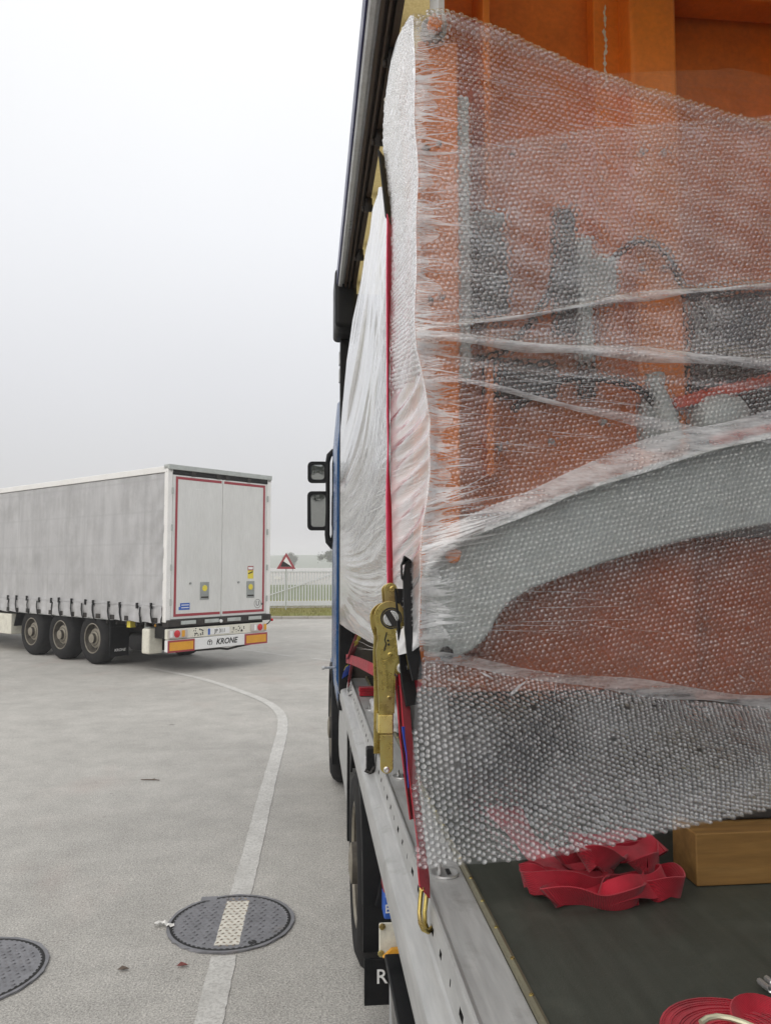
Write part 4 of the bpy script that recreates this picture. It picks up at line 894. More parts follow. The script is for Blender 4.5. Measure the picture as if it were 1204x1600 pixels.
# ================================================================ bubble wrap
BW = thing('bubble_wrap', 'clear bubble wrap sheets wrapped and tied round the orange machine', 'bubble wrap')
def interp(pts, px):  # pts sorted by px
    xs = [p[0] for p in pts]; ys = [p[1] for p in pts]; return np.interp(px, xs, ys)
def line_az(pts, d=0.0):                       # photo polyline on the rear face -> height as a function of distance along it
    q = sorted(faz(x, y, d) for x, y in pts); A = np.array([p[0] for p in q]); Z = np.array([p[1] for p in q]); return lambda a: np.interp(a, A, Z)
TOPL = line_az([(640,24),(662,18),(690,17),(730,30),(760,42),(850,79),(950,116),(1050,150),(1130,180),(1204,193),(1330,215)])
MIDL = line_az([(640,240),(700,236),(760,228),(840,216),(950,200),(1080,190),(1204,180),(1330,170)])
WAIST = line_az([(640,1036),(690,1040),(760,1050),(900,1075),(1050,1095),(1204,1108),(1330,1116)])
C1 = line_az([(640,520),(700,515),(780,503),(880,487),(960,474),(1080,460),(1204,449),(1330,440)])
C2 = line_az([(640,536),(700,540),(800,551),(900,560),(1050,572),(1204,582),(1330,588)])
C3 = line_az([(640,600),(700,596),(800,612),(900,640),(1000,660),(1204,690),(1330,700)])
BT = line_az([(640,905),(668,880),(695,855),(760,826),(880,776),(1040,722),(1204,680),(1330,650)])
BB = line_az([(640,1020),(735,1018),(780,960),(870,905),(1000,862),(1204,820),(1330,800)])
def gz(z, l, wdt): return np.exp(-((z-l)/wdt)**2)
def corner_in(z): return .004*np.sin(z*8.5+1) + .0025*np.sin(z*23) + np.interp(z, [1.8, 2.0, 2.15, 2.3, 2.42, 2.6, 2.75, 3.2, 3.5], [.012, .010, .016, .030, .036, .006, .0, .0, .0])
def disp(a, z):
    g = np.clip(a/.15, 0, 1); far = np.clip(a/.9, 0, 1)
    d = .016*gz(z, C1(a), .009 + .012*far)*g + .026*gz(z, C2(a)+.012, .020 + .02*far)*g - .012*gz(z, C2(a)-.028, .020)*g + .010*gz(z, C3(a), .016)*g*(1-far)
    d += .018*gz(z, BT(a)+.01, .030 + .02*far)*np.clip(a/.05, 0, 1) + .012*((z < BT(a)) & (z > BB(a)))*g
    d -= .022*gz(z, WAIST(a), .05)*g
    d += .0035*np.sin(a*31 + z*9) * np.sin(z*17 - a*6) + .006*np.sin(a*5.1 + 2*z) * np.sin(z*4.3 + 1) + .002*np.sin(z*60 + a*22)
    d += .010*np.exp(-(((a-.02)/.06)**2)) * np.sin(z*70 + 3*np.sin(z*11)) * .25
    d = d - corner_in(z)*np.exp(-(a/.10)**2)*.6
    return d*np.clip((a+.004)/.03, 0, 1)
def rear_fn(off, wav=0.0):
    def fn(a, z):
        d = disp(a, z) + off + wav*np.sin(a*13 + z*5)
        a2 = a + corner_in(z)*np.exp(-(a/.12)**2)
        x = FX + a2*CT + d*NX; y = FY + a2*ST + d*NY
        return np.stack([x, y, z], -1)
    return fn
def grid_sheet(name, fn, u0, u1, lo, hi, nu, nv, mat, parent):
    U, Vv = np.meshgrid(np.linspace(u0, u1, nu), np.linspace(0, 1, nv)); z = lo(U) + (hi(U)-lo(U))*Vv
    P3 = fn(U, z).reshape(-1, 3); idx = np.arange(nu*nv).reshape(nv, nu)
    F = np.stack([idx[:-1,:-1], idx[:-1,1:], idx[1:,1:], idx[1:,:-1]], -1).reshape(-1, 4); return np_mesh(name, P3, F, mat, parent)
def dome(seg, r, h):
    rings = [(1.0, 0.0), (.95, .34), (.79, .64), (.47, .90)]; v = []
    for rr, hh in rings:
        for k in range(seg): a = 2*math.pi*k/seg; v.append((rr*r*math.cos(a), rr*r*math.sin(a), hh*h))
    v.append((0, 0, h)); f = []
    for i in range(3):
        for k in range(seg): a, b = i*seg+k, i*seg+(k+1)%seg; f += [(a, b, b+seg), (a, b+seg, a+seg)]
    f += [(3*seg+k, 3*seg+(k+1)%seg, 4*seg) for k in range(seg)]; return np.array(v), np.array(f)
def bubbles(name, fn, u0, u1, v0, v1, inside, pitch, ang, parent, mat, r=None, h=.0058, seg=8, flip=1, drop=.002):
    r = r or pitch*.455; ca, sa = math.cos(ang), math.sin(ang); L_ = math.hypot(u1-u0, v1-v0)/2 + pitch; n = int(2*L_/pitch)
    i, j = np.meshgrid(np.arange(n), np.arange(int(n/.866))); x = (i + .5*(j % 2))*pitch - L_; y = j*pitch*.866 - L_
    u = (u0+u1)/2 + ca*x - sa*y; v = (v0+v1)/2 + sa*x + ca*y; u, v = u.ravel(), v.ravel()
    k = (u > u0) & (u < u1) & (v > v0) & (v < v1); u, v = u[k], v[k]; k = inside(u, v) & (rng.random(len(u)) > drop); u, v = u[k], v[k]
    u = u + rng.normal(0, pitch*.05, len(u)); v = v + rng.normal(0, pitch*.05, len(v))
    e = 2e-3; p = fn(u, v); du = fn(u+e, v)-p; dv = fn(u, v+e)-p
    du /= np.linalg.norm(du, axis=1, keepdims=True); nn = np.cross(du, dv); nn /= np.linalg.norm(nn, axis=1, keepdims=True); nn *= flip
    dv = np.cross(nn, du); D, F = dome(seg, r, h); s = rng.uniform(.90, 1.06, (len(u), 1, 1)); hs = np.where(rng.random((len(u), 1)) < .05, .25, rng.uniform(.7, 1.1, (len(u), 1)))
    sq = .62 + .38*np.sin(u*23 + 3*np.sin(v*17))*np.sin(v*29 + 2*np.sin(u*11)); hs = hs*np.clip(sq + rng.normal(0, .15, len(u)), .25, 1.1)[:,None]   # squashed where the sheet is pulled tight
    til = rng.normal(0, .22, (len(u), 2))
    P3 = p[:,None,:] + s*(D[None,:,0:1]*du[:,None,:] + D[None,:,1:2]*dv[:,None,:]) + ((D[None,:,2]*hs) + 0*D[None,:,0])[:,:,None]*(nn + til[:,:1]*du + til[:,1:]*dv)[:,None,:]
    FF = (F[None] + (np.arange(len(u))*len(D))[:,None,None]).reshape(-1, 3)
    o = np_mesh(name, P3.reshape(-1, 3), FF, mat, parent); o['kind'] = 'stuff'; return o
AM = faz(1330, 500)[0]
PITCH = .0148
def const(c): return lambda a: np.full_like(np.asarray(a, float), c)
f1 = rear_fn(.0); lowA = lambda a: C2(a) - .05
s1 = grid_sheet('inner_sheet', f1, .0, AM, lowA, TOPL, 260, 160, M_film, BW)
bubbles('bubbles', f1, .006, AM-.006, 2.2, 3.6, lambda u, v: (v < TOPL(u)-.004) & (v > lowA(u)), PITCH, R(-9), s1, M_bub)
f2 = rear_fn(.007, .0025)
s2 = grid_sheet('outer_sheet', f2, .0, AM, WAIST, MIDL, 280, 300, M_film, BW)
bubbles('bubbles', f2, .006, AM-.006, 1.7, 3.4, lambda u, v: (v < MIDL(u)-.004) & (v > WAIST(u)), PITCH, R(11), s2, M_bub)
# doubled folds pulled across the sheet; the arm-top band also paints glare
for lf, w0, w1, o_ in ((C1, -.006, .012, .010), (C2, .0, .034, .011), (BT, -.004, .075, .011), (C3, -.012, .012, .009), (WAIST, .004, .040, .010)):
    grid_sheet('fold_and_glare', rear_fn(o_), .012, AM, (lambda a, l=lf, w=w0: l(a) + w*np.clip(a/.5, .25, 1) + .004*np.sin(a*17)), (lambda a, l=lf, w=w1: l(a) + w*(.62 + .38*np.clip(a/.6, 0, 1)) + .007*np.sin(a*11+1)), 200, 8, M_foldglare, BW)
# rolled top hem of the inner sheet
def hem_fn(a, t): z = TOPL(a) - .045 + .048*t; p = f1(a, z); off = (.010*np.sin(t*3.0) + .006*np.sin(a*9))[..., None]; return p + off*np.array([NX, NY, .25])
hs = grid_sheet('folded_hem', hem_fn, .03, AM, const(0.0), const(1.0), 200, 10, M_film, BW)
bubbles('bubbles', lambda a, v: hem_fn(a, v/.048), .036, AM-.006, 0, .048, lambda u, v: u > 0, PITCH, R(-20), hs, M_bub)
# skirt hanging free below the waist
skb = [(644,1358,1.700),(690,1355,1.70),(760,1350,1.70),(850,1340,1.70),(930,1325,1.705),(1000,1310,1.71),(1100,1288,1.72),(1204,1262,1.735),(1330,1232,1.76)]
SB = [atY(*q) for q in skb]; sa_ = np.array([faz(q_[0], 1050)[0] for q_ in skb]); sa_[0] = -.01
def skirt_fn(a, t):
    a = np.asarray(a, float); t = np.asarray(t, float); L_ = .50; s = t/L_                 # t: metres down from the waist
    zt_ = WAIST(a) + .004; top = rear_fn(.010)(a, zt_)
    bot = np.stack([np.interp(a, sa_, [p[k] for p in SB]) for k in range(3)], -1)
    k = np.clip(s, 0, 1.2)[..., None]; kk = k**1.15
    p = top*(1-kk) + bot*kk
    bul = .016*np.sin(np.pi*np.clip(s, 0, 1))*(1+.5*np.sin(a*6)) + .005*np.sin(a*11 + s*3)*s + .004*np.sin(a*41 + s*5)*np.exp(-s*3)
    bul = bul + .034*np.exp(-((a-.16)/.13)**2 - ((s-.42)/.30)**2) - .020*np.exp(-((a-.52)/.16)**2 - ((s-.45)/.3)**2) + .016*np.exp(-((a-.85)/.14)**2 - ((s-.6)/.3)**2)
    p[..., 0] += bul*NX; p[..., 1] += bul*NY; p[..., 0] -= .020*np.sin(np.pi*np.clip(s,0,1))*np.exp(-(a/.12)**2)
    return p
AS = AM - .02
sk = grid_sheet('hanging_skirt', skirt_fn, .0, AS, const(0.0), const(.50), 240, 110, M_film2, BW)
bubbles('bubbles', skirt_fn, .004, AS-.006, .004, .497, lambda u, v: u > 0, .0150, R(24), sk, M_bub2, h=.0062)
# ---------------------------------------------------------------- left flank
_nr = np.random.default_rng(11)
def noise1(n_, lo, hi): xs_ = np.linspace(lo, hi, n_); ys_ = _nr.uniform(-1, 1, n_); return lambda x: np.interp(x, xs_, ys_)
NA, NB, NC, ND = noise1(60, 0, 5), noise1(150, 0, 5), noise1(330, 0, 5), noise1(24, 0, 5)
def layers_attr(o, vals):
    at_ = o.data.attributes.new('layers', 'FLOAT', 'POINT'); at_.data.foreach_set('value', np.asarray(vals, np.float32).ravel())
STRAP = [(1.20, .262, 1.655), (1.32, .25, 1.68), (1.6, .232, 1.80), (1.93, .215, 1.97), (2.3, .222, 2.10), (2.7, .238, 2.26), (3.19, .262, 2.45), (3.34, .252, 2.49), (3.48, .238, 2.50)]
def strap_xy(z): zz = [s[0] for s in STRAP]; return np.interp(z, zz, [s[1] for s in STRAP]), np.interp(z, zz, [s[2] for s in STRAP])
def flank_near(u, z):                            # u 0..1 from the corner to the strap
    xc = FX + corner_in(z)*1.0*CT + .0; yc = FY + corner_in(z)*ST + 0*z; xs, ys = strap_xy(z); xs = xs + .004; ys = ys + .012
    wv_ = z + .05*u + .03*u*u; rip = (.0055*NB(wv_ + .6) + .0045*NC(wv_ + .3) + .003*np.sin(z*95 + u*9 + 2.5*np.sin(z*13))) * np.interp(z, [1.8, 1.95, 2.2, 2.5, 2.62, 2.8, 3.5], [.4, .7, 1.2, 1.3, .6, .25, .2]) * np.abs(np.sin(np.pi*np.clip(u, 0, 1)))**.5
    sag = np.interp(z, [2.9, 3.25, 3.4], [.010, -.006, -.014])*np.sin(np.pi*np.clip(u, 0, 1))
    x = xc + (xs-xc)*u + sag + rip*.9; y = yc + (ys-yc)*u - rip*.3; return np.stack([x, y, z], -1)
def tn(u): return np.interp(u, [-.2, 0, .06, .15, .4, .65, .85, 1.0, 1.1], [3.48, 3.505, 3.535, 3.555, 3.60, 3.60, 3.55, 3.465, 3.42])
def bn(u): return 1.845 - .02*u
fn_ = grid_sheet('flank_sheet', flank_near, -.03, 1, bn, tn, 60, 520, M_side, BW)
U, Vv = np.meshgrid(np.linspace(-.03, 1, 60), np.linspace(0, 1, 520)); Zz = bn(U) + (tn(U)-bn(U))*Vv; wv_ = Zz + .05*U + .03*U*U
rp = np.interp(Zz, [1.8, 2.2, 2.5, 2.66, 2.8, 3.6], [.5, 1.0, 1.0, .35, .2, .15])
layers_attr(fn_, np.clip(.80 + rp*(.34*NB(wv_+.6) + .38*NC(wv_+.3)) - .12*np.sin(np.pi*U), .25, 1))
FS = lambda y: np.interp(y, [1.9, 2.6, 3.4, 4.2, 4.9, 5.08], [.250, .246, .238, .226, .212, .206])
def fan_w(u, z): k = np.clip((z-1.95)/.6, 0, 1); return np.clip(z - 1.0 + k*.95*(1-np.exp(-u*3.2)) + (1-k)*.10*np.sin(u*3), 0, 4.9)
def flank_far(u, z):                             # u 0..1 from the strap to the front end of the load
    xs, ys = strap_xy(z); y = ys + .05 + (5.08-ys-.05)*u**1.25
    x = (xs + .004)*np.exp(-u*6) + FS(y)*(1-np.exp(-u*6))
    wv_ = fan_w(u, z); fan = NA(wv_)*1.6 + NB(wv_)*.9 + NC(wv_)*.4                # folds fanning out from the strap
    x = x - .009*np.sin(np.pi*np.clip(u*1.1,0,1))*fan*np.clip((3.25-z)/.3,0,1) - .004*np.sin(z*55 + u*30) * (1-u) + .010*np.sin(np.pi*u)*np.sin(z*7+u*5)
    return np.stack([x, y, z], -1)
def tf(u): return np.interp(u, [0, .04, .12, .3, .5, .7, .85, .95, 1.0], [3.31, 3.37, 3.43, 3.46, 3.45, 3.40, 3.29, 3.10, 2.95])
def bf(u): return np.interp(u, [0, .2, .5, 1.0], [1.83, 1.79, 1.73, 1.665])
ff = grid_sheet('flank_sheet', flank_far, 0, 1, bf, tf, 220, 420, M_side, BW)
U, Vv = np.meshgrid(np.linspace(0, 1, 220), np.linspace(0, 1, 420)); Zz = bf(U) + (tf(U)-bf(U))*Vv; wv_ = fan_w(U, Zz)
layers_attr(ff, np.clip(.76 + .30*NA(wv_+.4) + .34*NB(wv_+.2) + .30*NC(wv_) + .12*ND(wv_), .22, 1))
# film pulled round the corner onto the rear face
def fringe_fn(u, z):                             # u: metres along the rear face; slightly proud of it
    r_ = rear_fn(.012)(np.maximum(u, 0), z); c_ = flank_near(0*u, z); k = np.clip(u/.012, 0, 1)[..., None]
    c_ = c_ + np.array([-.002, -.004, 0]); return c_*(1-k) + r_*k
fringe_hi = lambda z_: 0
def fr_w(z): return .030 + .018*np.sin(z*37) + .014*np.sin(z*91+1) + np.interp(z, [1.8, 2.0, 2.1, 2.2, 2.5, 3.4], [.03, .02, .05, .02, .01, .0])
nu, nz_ = 16, 620; Zs = np.linspace(1.85, 3.49, nz_); U = np.linspace(0, 1, nu)[None,:]*fr_w(Zs)[:,None]; P3 = fringe_fn(U, np.repeat(Zs[:,None], nu, 1)).reshape(-1,3); idx = np.arange(nu*nz_).reshape(nz_, nu)
np_mesh('corner_fringe', P3, np.stack([idx[:-1,:-1], idx[:-1,1:], idx[1:,1:], idx[1:,:-1]], -1).reshape(-1,4), M_fringe, BW)
bubbles('bubbles', lambda u, v: flank_near(u/.5, v), 0.004, .496, 2.55, 3.58, lambda u, v: v < tn(u/.5)-.004, .0156, R(5), fn_, M_bub, seg=6, flip=-1)
settle(BW, (1.0, 2.0, 1.33))

# ================================================================ stretch film: strands and streaks pulled round the corner, some drawn as highlights
SF = thing('stretch_film', 'shiny clear stretch film pulled tight round the wrapped corner', 'plastic film')
vs, fs = [], []
def strand(p_fn, pts, wd):                       # tapered sliver along pts [(u,v)], on the surface p_fn
    m = len(pts); o = len(vs)
    for i, (u, v) in enumerate(pts):
        t = i/(m-1); ww = wd*(1-t)**.8*(.35+.65*min(1, t*6+.3)); 
        for s in (-1, 1): vs.append(p_fn(u, v + s*ww/2))
    for i in range(m-1): fs.append((o+2*i, o+2*i+1, o+2*i+3, o+2*i+2))
def on_rear(u, v):
    q = rear_fn(.0145)(np.array([max(u, 0.)]), np.array([v]))[0]; return (q[0], q[1] , q[2])
dens = [(1.84, 2.06, 60), (2.06, 2.22, 80), (2.22, 2.62, 150), (2.62, 2.72, 40), (2.72, 3.05, 45), (3.05, 3.30, 70), (3.30, 3.42, 30)]
for z0, z1, n in dens:
    for k in range(n):
        z = random.uniform(z0, z1); ln = random.choice((.03, .05, .07, .11)) * random.uniform(.6, 1.6); sl = random.gauss(.12 if z > 2.95 else .0, .12)
        if 2.06 < z < 2.22: ln *= 1.8; sl = .25 + random.gauss(0, .1)  # longer milky slivers paint the highlight streaks along the arm
        strand(on_rear, [(ln*t, z + sl*ln*t + .004*math.sin(t*4+k)) for t in np.linspace(0, 1, 6)], random.choice((.0016, .003, .005, .009)) * random.uniform(.7, 1.5))
for k in range(70):                              # long fine horizontal lines across the face
    z = random.choice((random.uniform(2.50, 2.66), random.uniform(2.30, 2.5), random.uniform(1.86, 2.0), random.uniform(3.2, 3.36), random.uniform(2.6, 3.2))); u0 = random.uniform(0, .5); ln = random.uniform(.15, .5); sl = random.gauss(-.03, .05)
    strand(on_rear, [(u0 + ln*t, z + sl*ln*t) for t in np.linspace(0, 1, 9)], random.uniform(.0007, .0016))
for (px, py, dx, dy, w_) in ((792,1084,30,-22,.014),(690,1060,38,4,.010),(752,1052,18,8,.008),(835,1085,5,-16,.008),(862,1082,6,-22,.010),(820,1086,4,-12,.006),(684,985,12,14,.030),(676,960,24,0,.010),(672,970,30,3,.012),(672,950,26,2,.008),(1140,1052,10,6,.005),(1160,1060,8,3,.004)):
    a0, z0 = faz(px, py); a1, z1 = faz(px+dx, py+dy); strand(lambda u, v: (lambda q: (q[0]+.02*NX, q[1]+.02*NY, q[2]))(on_rear(u, v)), [(a0 + (a1-a0)*t, z0 + (z1-z0)*t) for t in np.linspace(0, 1, 5)], w_)  # milky slivers painted in as bright highlight flakes
o = np_mesh('strands', vs, fs, M_strand, SF); o['kind'] = 'stuff'
vs, fs = [], []
def on_flank(u, v):
    q = flank_near(np.array([u]), np.array([v]))[0]; return (q[0]-.006, q[1]-.002, q[2])
for k in range(230):                             # ripples between the corner and the strap
    z = random.uniform(1.9, 2.66); u0 = random.uniform(-.0, .5); ln = random.uniform(.3, .7); sl = -.06 if z < 2.45 else -.15
    strand(on_flank, [(min(u0 + ln*t, .98), z + sl*ln*t + .01*t*t) for t in np.linspace(0, 1, 6)], random.uniform(.001, .004))
def on_far(u, v):
    q = flank_far(np.array([u]), np.array([v]))[0]; return (q[0]-.007, q[1]-.001, q[2])
for k in range(260):                             # folds fanning out ahead of the strap
    z0 = random.uniform(1.8, 3.2); z1 = 1.8 + (z0-1.8)*random.uniform(.25, .5) if z0 > 2.4 else z0 + random.uniform(-.25, .12); u1 = random.uniform(.25, .95)
    if z0 > 2.5: strand(on_far, [(u1*t, z0 - (z0-z1)*t**.8) for t in np.linspace(0, 1, 9)], random.uniform(.002, .010))
    else: strand(on_far, [(u1*t, z0 + (z1-z0)*t) for t in np.linspace(0, 1, 9)], random.uniform(.002, .007))
o = np_mesh('flank_strands', vs, fs, M_strand, SF); o['kind'] = 'stuff'
# clear film stretched above the hem on the right
def cf(u, v): a = u; zt_ = TOPL(a); return np.stack([FX + a*CT + .0*NX, FY + a*ST + .03*v + 0*a, zt_ - .02 + v*.19*np.clip((a-.45)/.5, 0, 1)], -1)
grid_sheet('clear_film', cf, .45, AM, const(0.0), const(1.0), 40, 12, M_clear, SF)
settle(SF, (.9, 1.95, 1.85))
# ================================================================ lashing straps
RS = thing('ratchet_strap', 'red ratchet strap with long brass coloured ratchet handle hanging at the wrapped corner', 'ratchet strap')
zz = np.linspace(1.985, 3.20, 26); pts, sides = [], []
for i, z in enumerate(zz):
    x, y = strap_xy(z); pts.append((float(x) - .003, float(y) + .020, float(z)))
    tw = .20 + .10*math.sin(z*6.5 + .6) - .16*max(0, 1-abs(z-2.36)/.12)
    sides.append((.105 + tw, 1, 0))
MB().ribbon(pts, .048, .0028, sides).build('webbing', M_pinkred, RS)
YR = 1.955
def q(px, py, Y=YR): return Vector(atY(px, py, Y))
def plate(name, poly, Y, th, mat, bevel=.0014): return MB().prism([q(x, y, Y) for x, y in poly], (0, th, 0)).build(name, mat, RS, bevel=bevel)
def arc(cx, cy, r_, a0, a1, n=10): return [(cx + r_*math.cos(R(a)), cy + r_*math.sin(R(a))) for a in np.linspace(a0, a1, n)]
# handle: two long cheeks, bent grip, end lever
cheek = arc(609, 964, 25, 185, 330, 12) + [(634, 985), (637, 1000), (636, 1014), (628, 1026), (619, 1038), (616, 1055), (615, 1090), (614.5, 1122), (592, 1122), (591, 1080), (589, 1040), (587, 1018), (590, 1000), (589, 985), (585.5, 975)]
h1 = plate('handle_cheek', cheek, YR, .003, M_zinc)
cheek2 = [(x-5.5, y) for x, y in arc(607, 965, 24, 180, 330, 10)] + [(620, 1000), (615, 1040), (612, 1178), (583.5, 1178), (584, 1080), (582.5, 1020), (584, 995), (579.5, 980)]
plate('handle_cheek', cheek2, YR+.052, .003, M_zinc)
g1 = MB(); gx = [(590.5, 1112), (614.5, 1112)]; a0, a1 = q(590, 1117, YR-.003), q(614.5, 1117, YR-.003); b0, b1 = q(590, 1147, YR-.012), q(614.5, 1147, YR-.012)
off = Vector((0, .062, 0)); g1.add([a0, a1, b1, b0, a0+off, a1+off, b1+off, b0+off], [(0,1,2,3),(4,7,6,5),(0,4,5,1),(1,5,6,2),(2,6,7,3),(3,7,4,0)]); g1.build('handle_grip', M_zinc, RS, bevel=.003)
lev = [(593.5, 1148), (614, 1148), (614, 1198)] + arc(604, 1199, 10.2, 0, 180, 9) + [(594, 1198)]
plate('handle_end', lev, YR-.010, .004, M_zinc)
fl1 = [(589.5, 985), (590.5, 1000), (587.5, 1018), (589.5, 1040), (591.3, 1080), (592.2, 1112)]; MB().ribbon([q(x, y, YR+.006) for x, y in fl1], .016, .0022, (0,1,0)).build('handle_flange', M_zinc, RS)
fl2 = [(616.5, 1056), (615.3, 1090), (614.8, 1114)]; MB().ribbon([q(x, y, YR+.006) for x, y in fl2], .016, .0022, (0,1,0)).build('handle_flange', M_zinc, RS)
MB().ribbon([q(601, 1032, YR-.001), q(602, 1060, YR-.0012), q(602.5, 1082, YR-.001)], .003, .009, (0,1,0)).build('pressed_rib', M_zinc, RS, bevel=.001)
MB().lathe([(.019, .008), (.021, .010), (.021, .046), (.019, .048)], q(611, 966, YR), (0,1,0), 24).build('wound_strap', M_red, RS, smooth=True)
def bolt(px, py, Y, r_, mat=M_zinc, name='rivet'):
    c = q(px, py, Y); MB().lathe([(0, -.0035), (r_*.35, -.0035), (r_*.38, -.001), (r_*.6, -.0015), (r_*.65, -.004), (r_, -.003), (r_*1.02, .001)], c, (0,1,0), 20).build(name, mat, RS, smooth=True)
bolt(603.5, 1202.5, YR-.0105, .0075, M_bright); bolt(607.5, 1090, YR-.0005, .005); bolt(609, 1023, YR-.0005, .006)
# frame behind: upper eye, lower arm
up = arc(610, 921, 10.5, 160, 350, 10) + [(624, 940), (632, 962), (640, 990), (640, 1010), (626, 1012), (612, 985), (602, 950), (600.5, 930)]
plate('frame_cheek', up, YR+.006, .003, M_zinc); plate('frame_cheek', [(x-4, y+2) for x, y in up], YR+.046, .003, M_zinc)
lo_ = [(622, 1008), (640, 1008), (639, 1030)] + arc(628, 1043, 11, -20, 200, 12) + [(617.5, 1030)]
plate('frame_arm', lo_, YR+.0045, .003, M_zinc); plate('frame_arm', [(x-3, y+2) for x, y in lo_], YR+.046, .003, M_zinc)
bolt(628, 1043.5, YR+.004, .0135, M_bright, 'frame_bolt'); bolt(613, 920, YR+.0055, .0075)
MB().tube([q(628, 1043, YR+.006), q(625, 1045, YR+.048)], .0075, 10).build('frame_axle', M_zinc, RS, smooth=True); MB().tube([q(613, 920, YR+.007), q(609, 922, YR+.048)], .006, 10).build('frame_axle', M_zinc, RS, smooth=True)
# ratchet wheels and split spool
m = MB(); c = q(612, 966, YR-.0025); n = 26; poly = []
for k in range(n):
    a = 2*math.pi*k/n; poly += [c + Vector((.0335*math.cos(a), 0, .0335*math.sin(a))), c + Vector((.0285*math.cos(a+.16), 0, .0285*math.sin(a+.16)))]
MB().prism([p + Vector((.006, .0075, 0)) for p in poly], (0, .003, 0)).build('ratchet_wheel', M_zinc, RS); MB().prism([p + Vector((.004, .049, 0)) for p in poly], (0, .003, 0)).build('ratchet_wheel', M_zinc, RS)
MB().lathe([(.0235, -.0005), (.0275, -.0008), (.0285, .002), (.0230, .002), (.0235, -.0005)], q(611, 966, YR), (0,1,0), 32).build('wheel_seat', M_dark, RS, smooth=True)
MB().lathe([(0, -.0012), (.0225, -.0012), (.0228, .001)], q(611, 966, YR), (0,1,0), 28).build('seat_recess', M_dark, RS)
for s in (-1, 1):
    poly = [q(611, 966, YR-.006) + Vector((s*.003 + .0175*math.cos(R(a))*s, 0, .0175*math.sin(R(a)))) for a in range(-75, 76, 15)]
    rot = Matrix.Rotation(R(-32), 4, 'Y'); cc = q(611, 966, YR-.006); MB().prism([cc + rot @ (p - cc) for p in poly], (0, .062, 0)).build('spool_half', M_bright, RS, bevel=.0015)
# pawl springs
for pp in ([(604, 988), (601, 1000), (603, 1006), (600, 1017)], [(622, 986), (629, 1000), (631, 1008), (635, 1013)]):
    MB().ribbon([q(x, y, YR-.002) for x, y in pp], .004, .003, (0,1,0)).build('pawl_slot', M_blackprint, RS)
MB().tube([q(619, 985, YR-.003), q(628, 1004, YR-.003)], .0022, 6).build('pawl_spring', M_bright, RS, smooth=True)
for p_ in ((606, 1001), (607, 1007)): MB().lathe([(0, -.002), (.003, -.0015), (.0032, .0)], q(*p_, YR), (0,1,0), 8).build('pawl_rivet', M_blackprint, RS)
M_sleeve_slit = paint('black_webbing_and_shade', (.012, .012, .013), .75, dirt=.1)  # webbing black, also used for the shaded slit above the strap
pts = []
for z in np.linspace(3.19, 3.45, 8): x, y = strap_xy(z); pts.append((float(x)-.004, float(y)+.02, float(z)))
MB().ribbon(pts, .055, .004, (.52, 1, 0)).build('sleeve_and_slit_shade', M_sleeve_slit, RS)  # black strip put in as the dark slit in the wrap
# strap below the ratchet, hook, black protective sleeve, blue label
low = [(629,1050,1.985),(632,1085,1.955),(636,1140,1.905),(643,1200,1.87),(652,1270,1.84),(659,1330,1.80),(661,1362,1.74),(663,1394,1.697)]
MB().ribbon([q(*t) for t in low], .046, .003, [(.55, 1, 0)]*5 + [(.4, 1, 0)]*3).build('lower_webbing', M_red, RS)
MB().ribbon([q(x-8, y+10, Y+.02) for x, y, Y in low[:5]], .046, .003, [(.35, 1, 0)]*5).build('lower_webbing', M_red, RS)
MB().ribbon([q(620, 1062, 1.99), q(641, 1066, 1.99), q(655, 1076, 1.985)], .03, .003, (0,.3,1)).build('webbing_tail', M_red, RS)
m = MB()
for dx, dy in ((-4.5, 0.0), (4.5, .03)):
    m.tube([q(663+dx, 1388, 1.700+dy), q(661+dx, 1405, 1.692+dy), q(659+dx*.9, 1425, 1.682+dy), q(660+dx*.8, 1442, 1.673+dy), q(664+dx*.7, 1452, 1.672+dy), q(671+dx*.5, 1456, 1.680+dy), q(676+dx*.4, 1450, 1.69+dy)], .0052, 10)
m.tube([q(658, 1389, 1.695), q(668, 1389, 1.735)], .005, 8); m.build('claw_hook', M_zinc, RS, smooth=True)
sl = [(628,905,1.985),(627,888,1.99),(630,876,2.0),(635,872,2.005),(639,880,2.005),(641,905,2.0),(643,940,1.995),(646,985,1.99),(650,1025,1.985),(657,1062,1.975)]
MB().ribbon([q(x-(4 if i_ > 4 else 0),y,Y-.05) for i_,(x,y,Y) in enumerate(sl)], .05, .003, [(.2, 1, 0)]*4 + [(.55, 1, 0), (.7, 1, 0), (.9, 1, 0), (1.1, 1, 0), (1.1, 1, 0), (.9, 1, 0)]).build('sleeve_and_slit_shade', M_sleeve_slit, RS)
MB().ribbon([q(x-13, y+40, Y-.03) for x, y, Y in sl[4:]], .05, .003, [(1.0, 1, 0)]*6).build('sleeve_and_slit_shade', M_sleeve_slit, RS)
MB().ribbon([q(631,1135,1.89), q(633,1150,1.885), q(638,1180,1.875), q(641,1230,1.86)], .04, .001, (.4,1,0)).build('blue_label', M_bluestrap, RS)
settle(RS, (.25, 1.68, ZD))

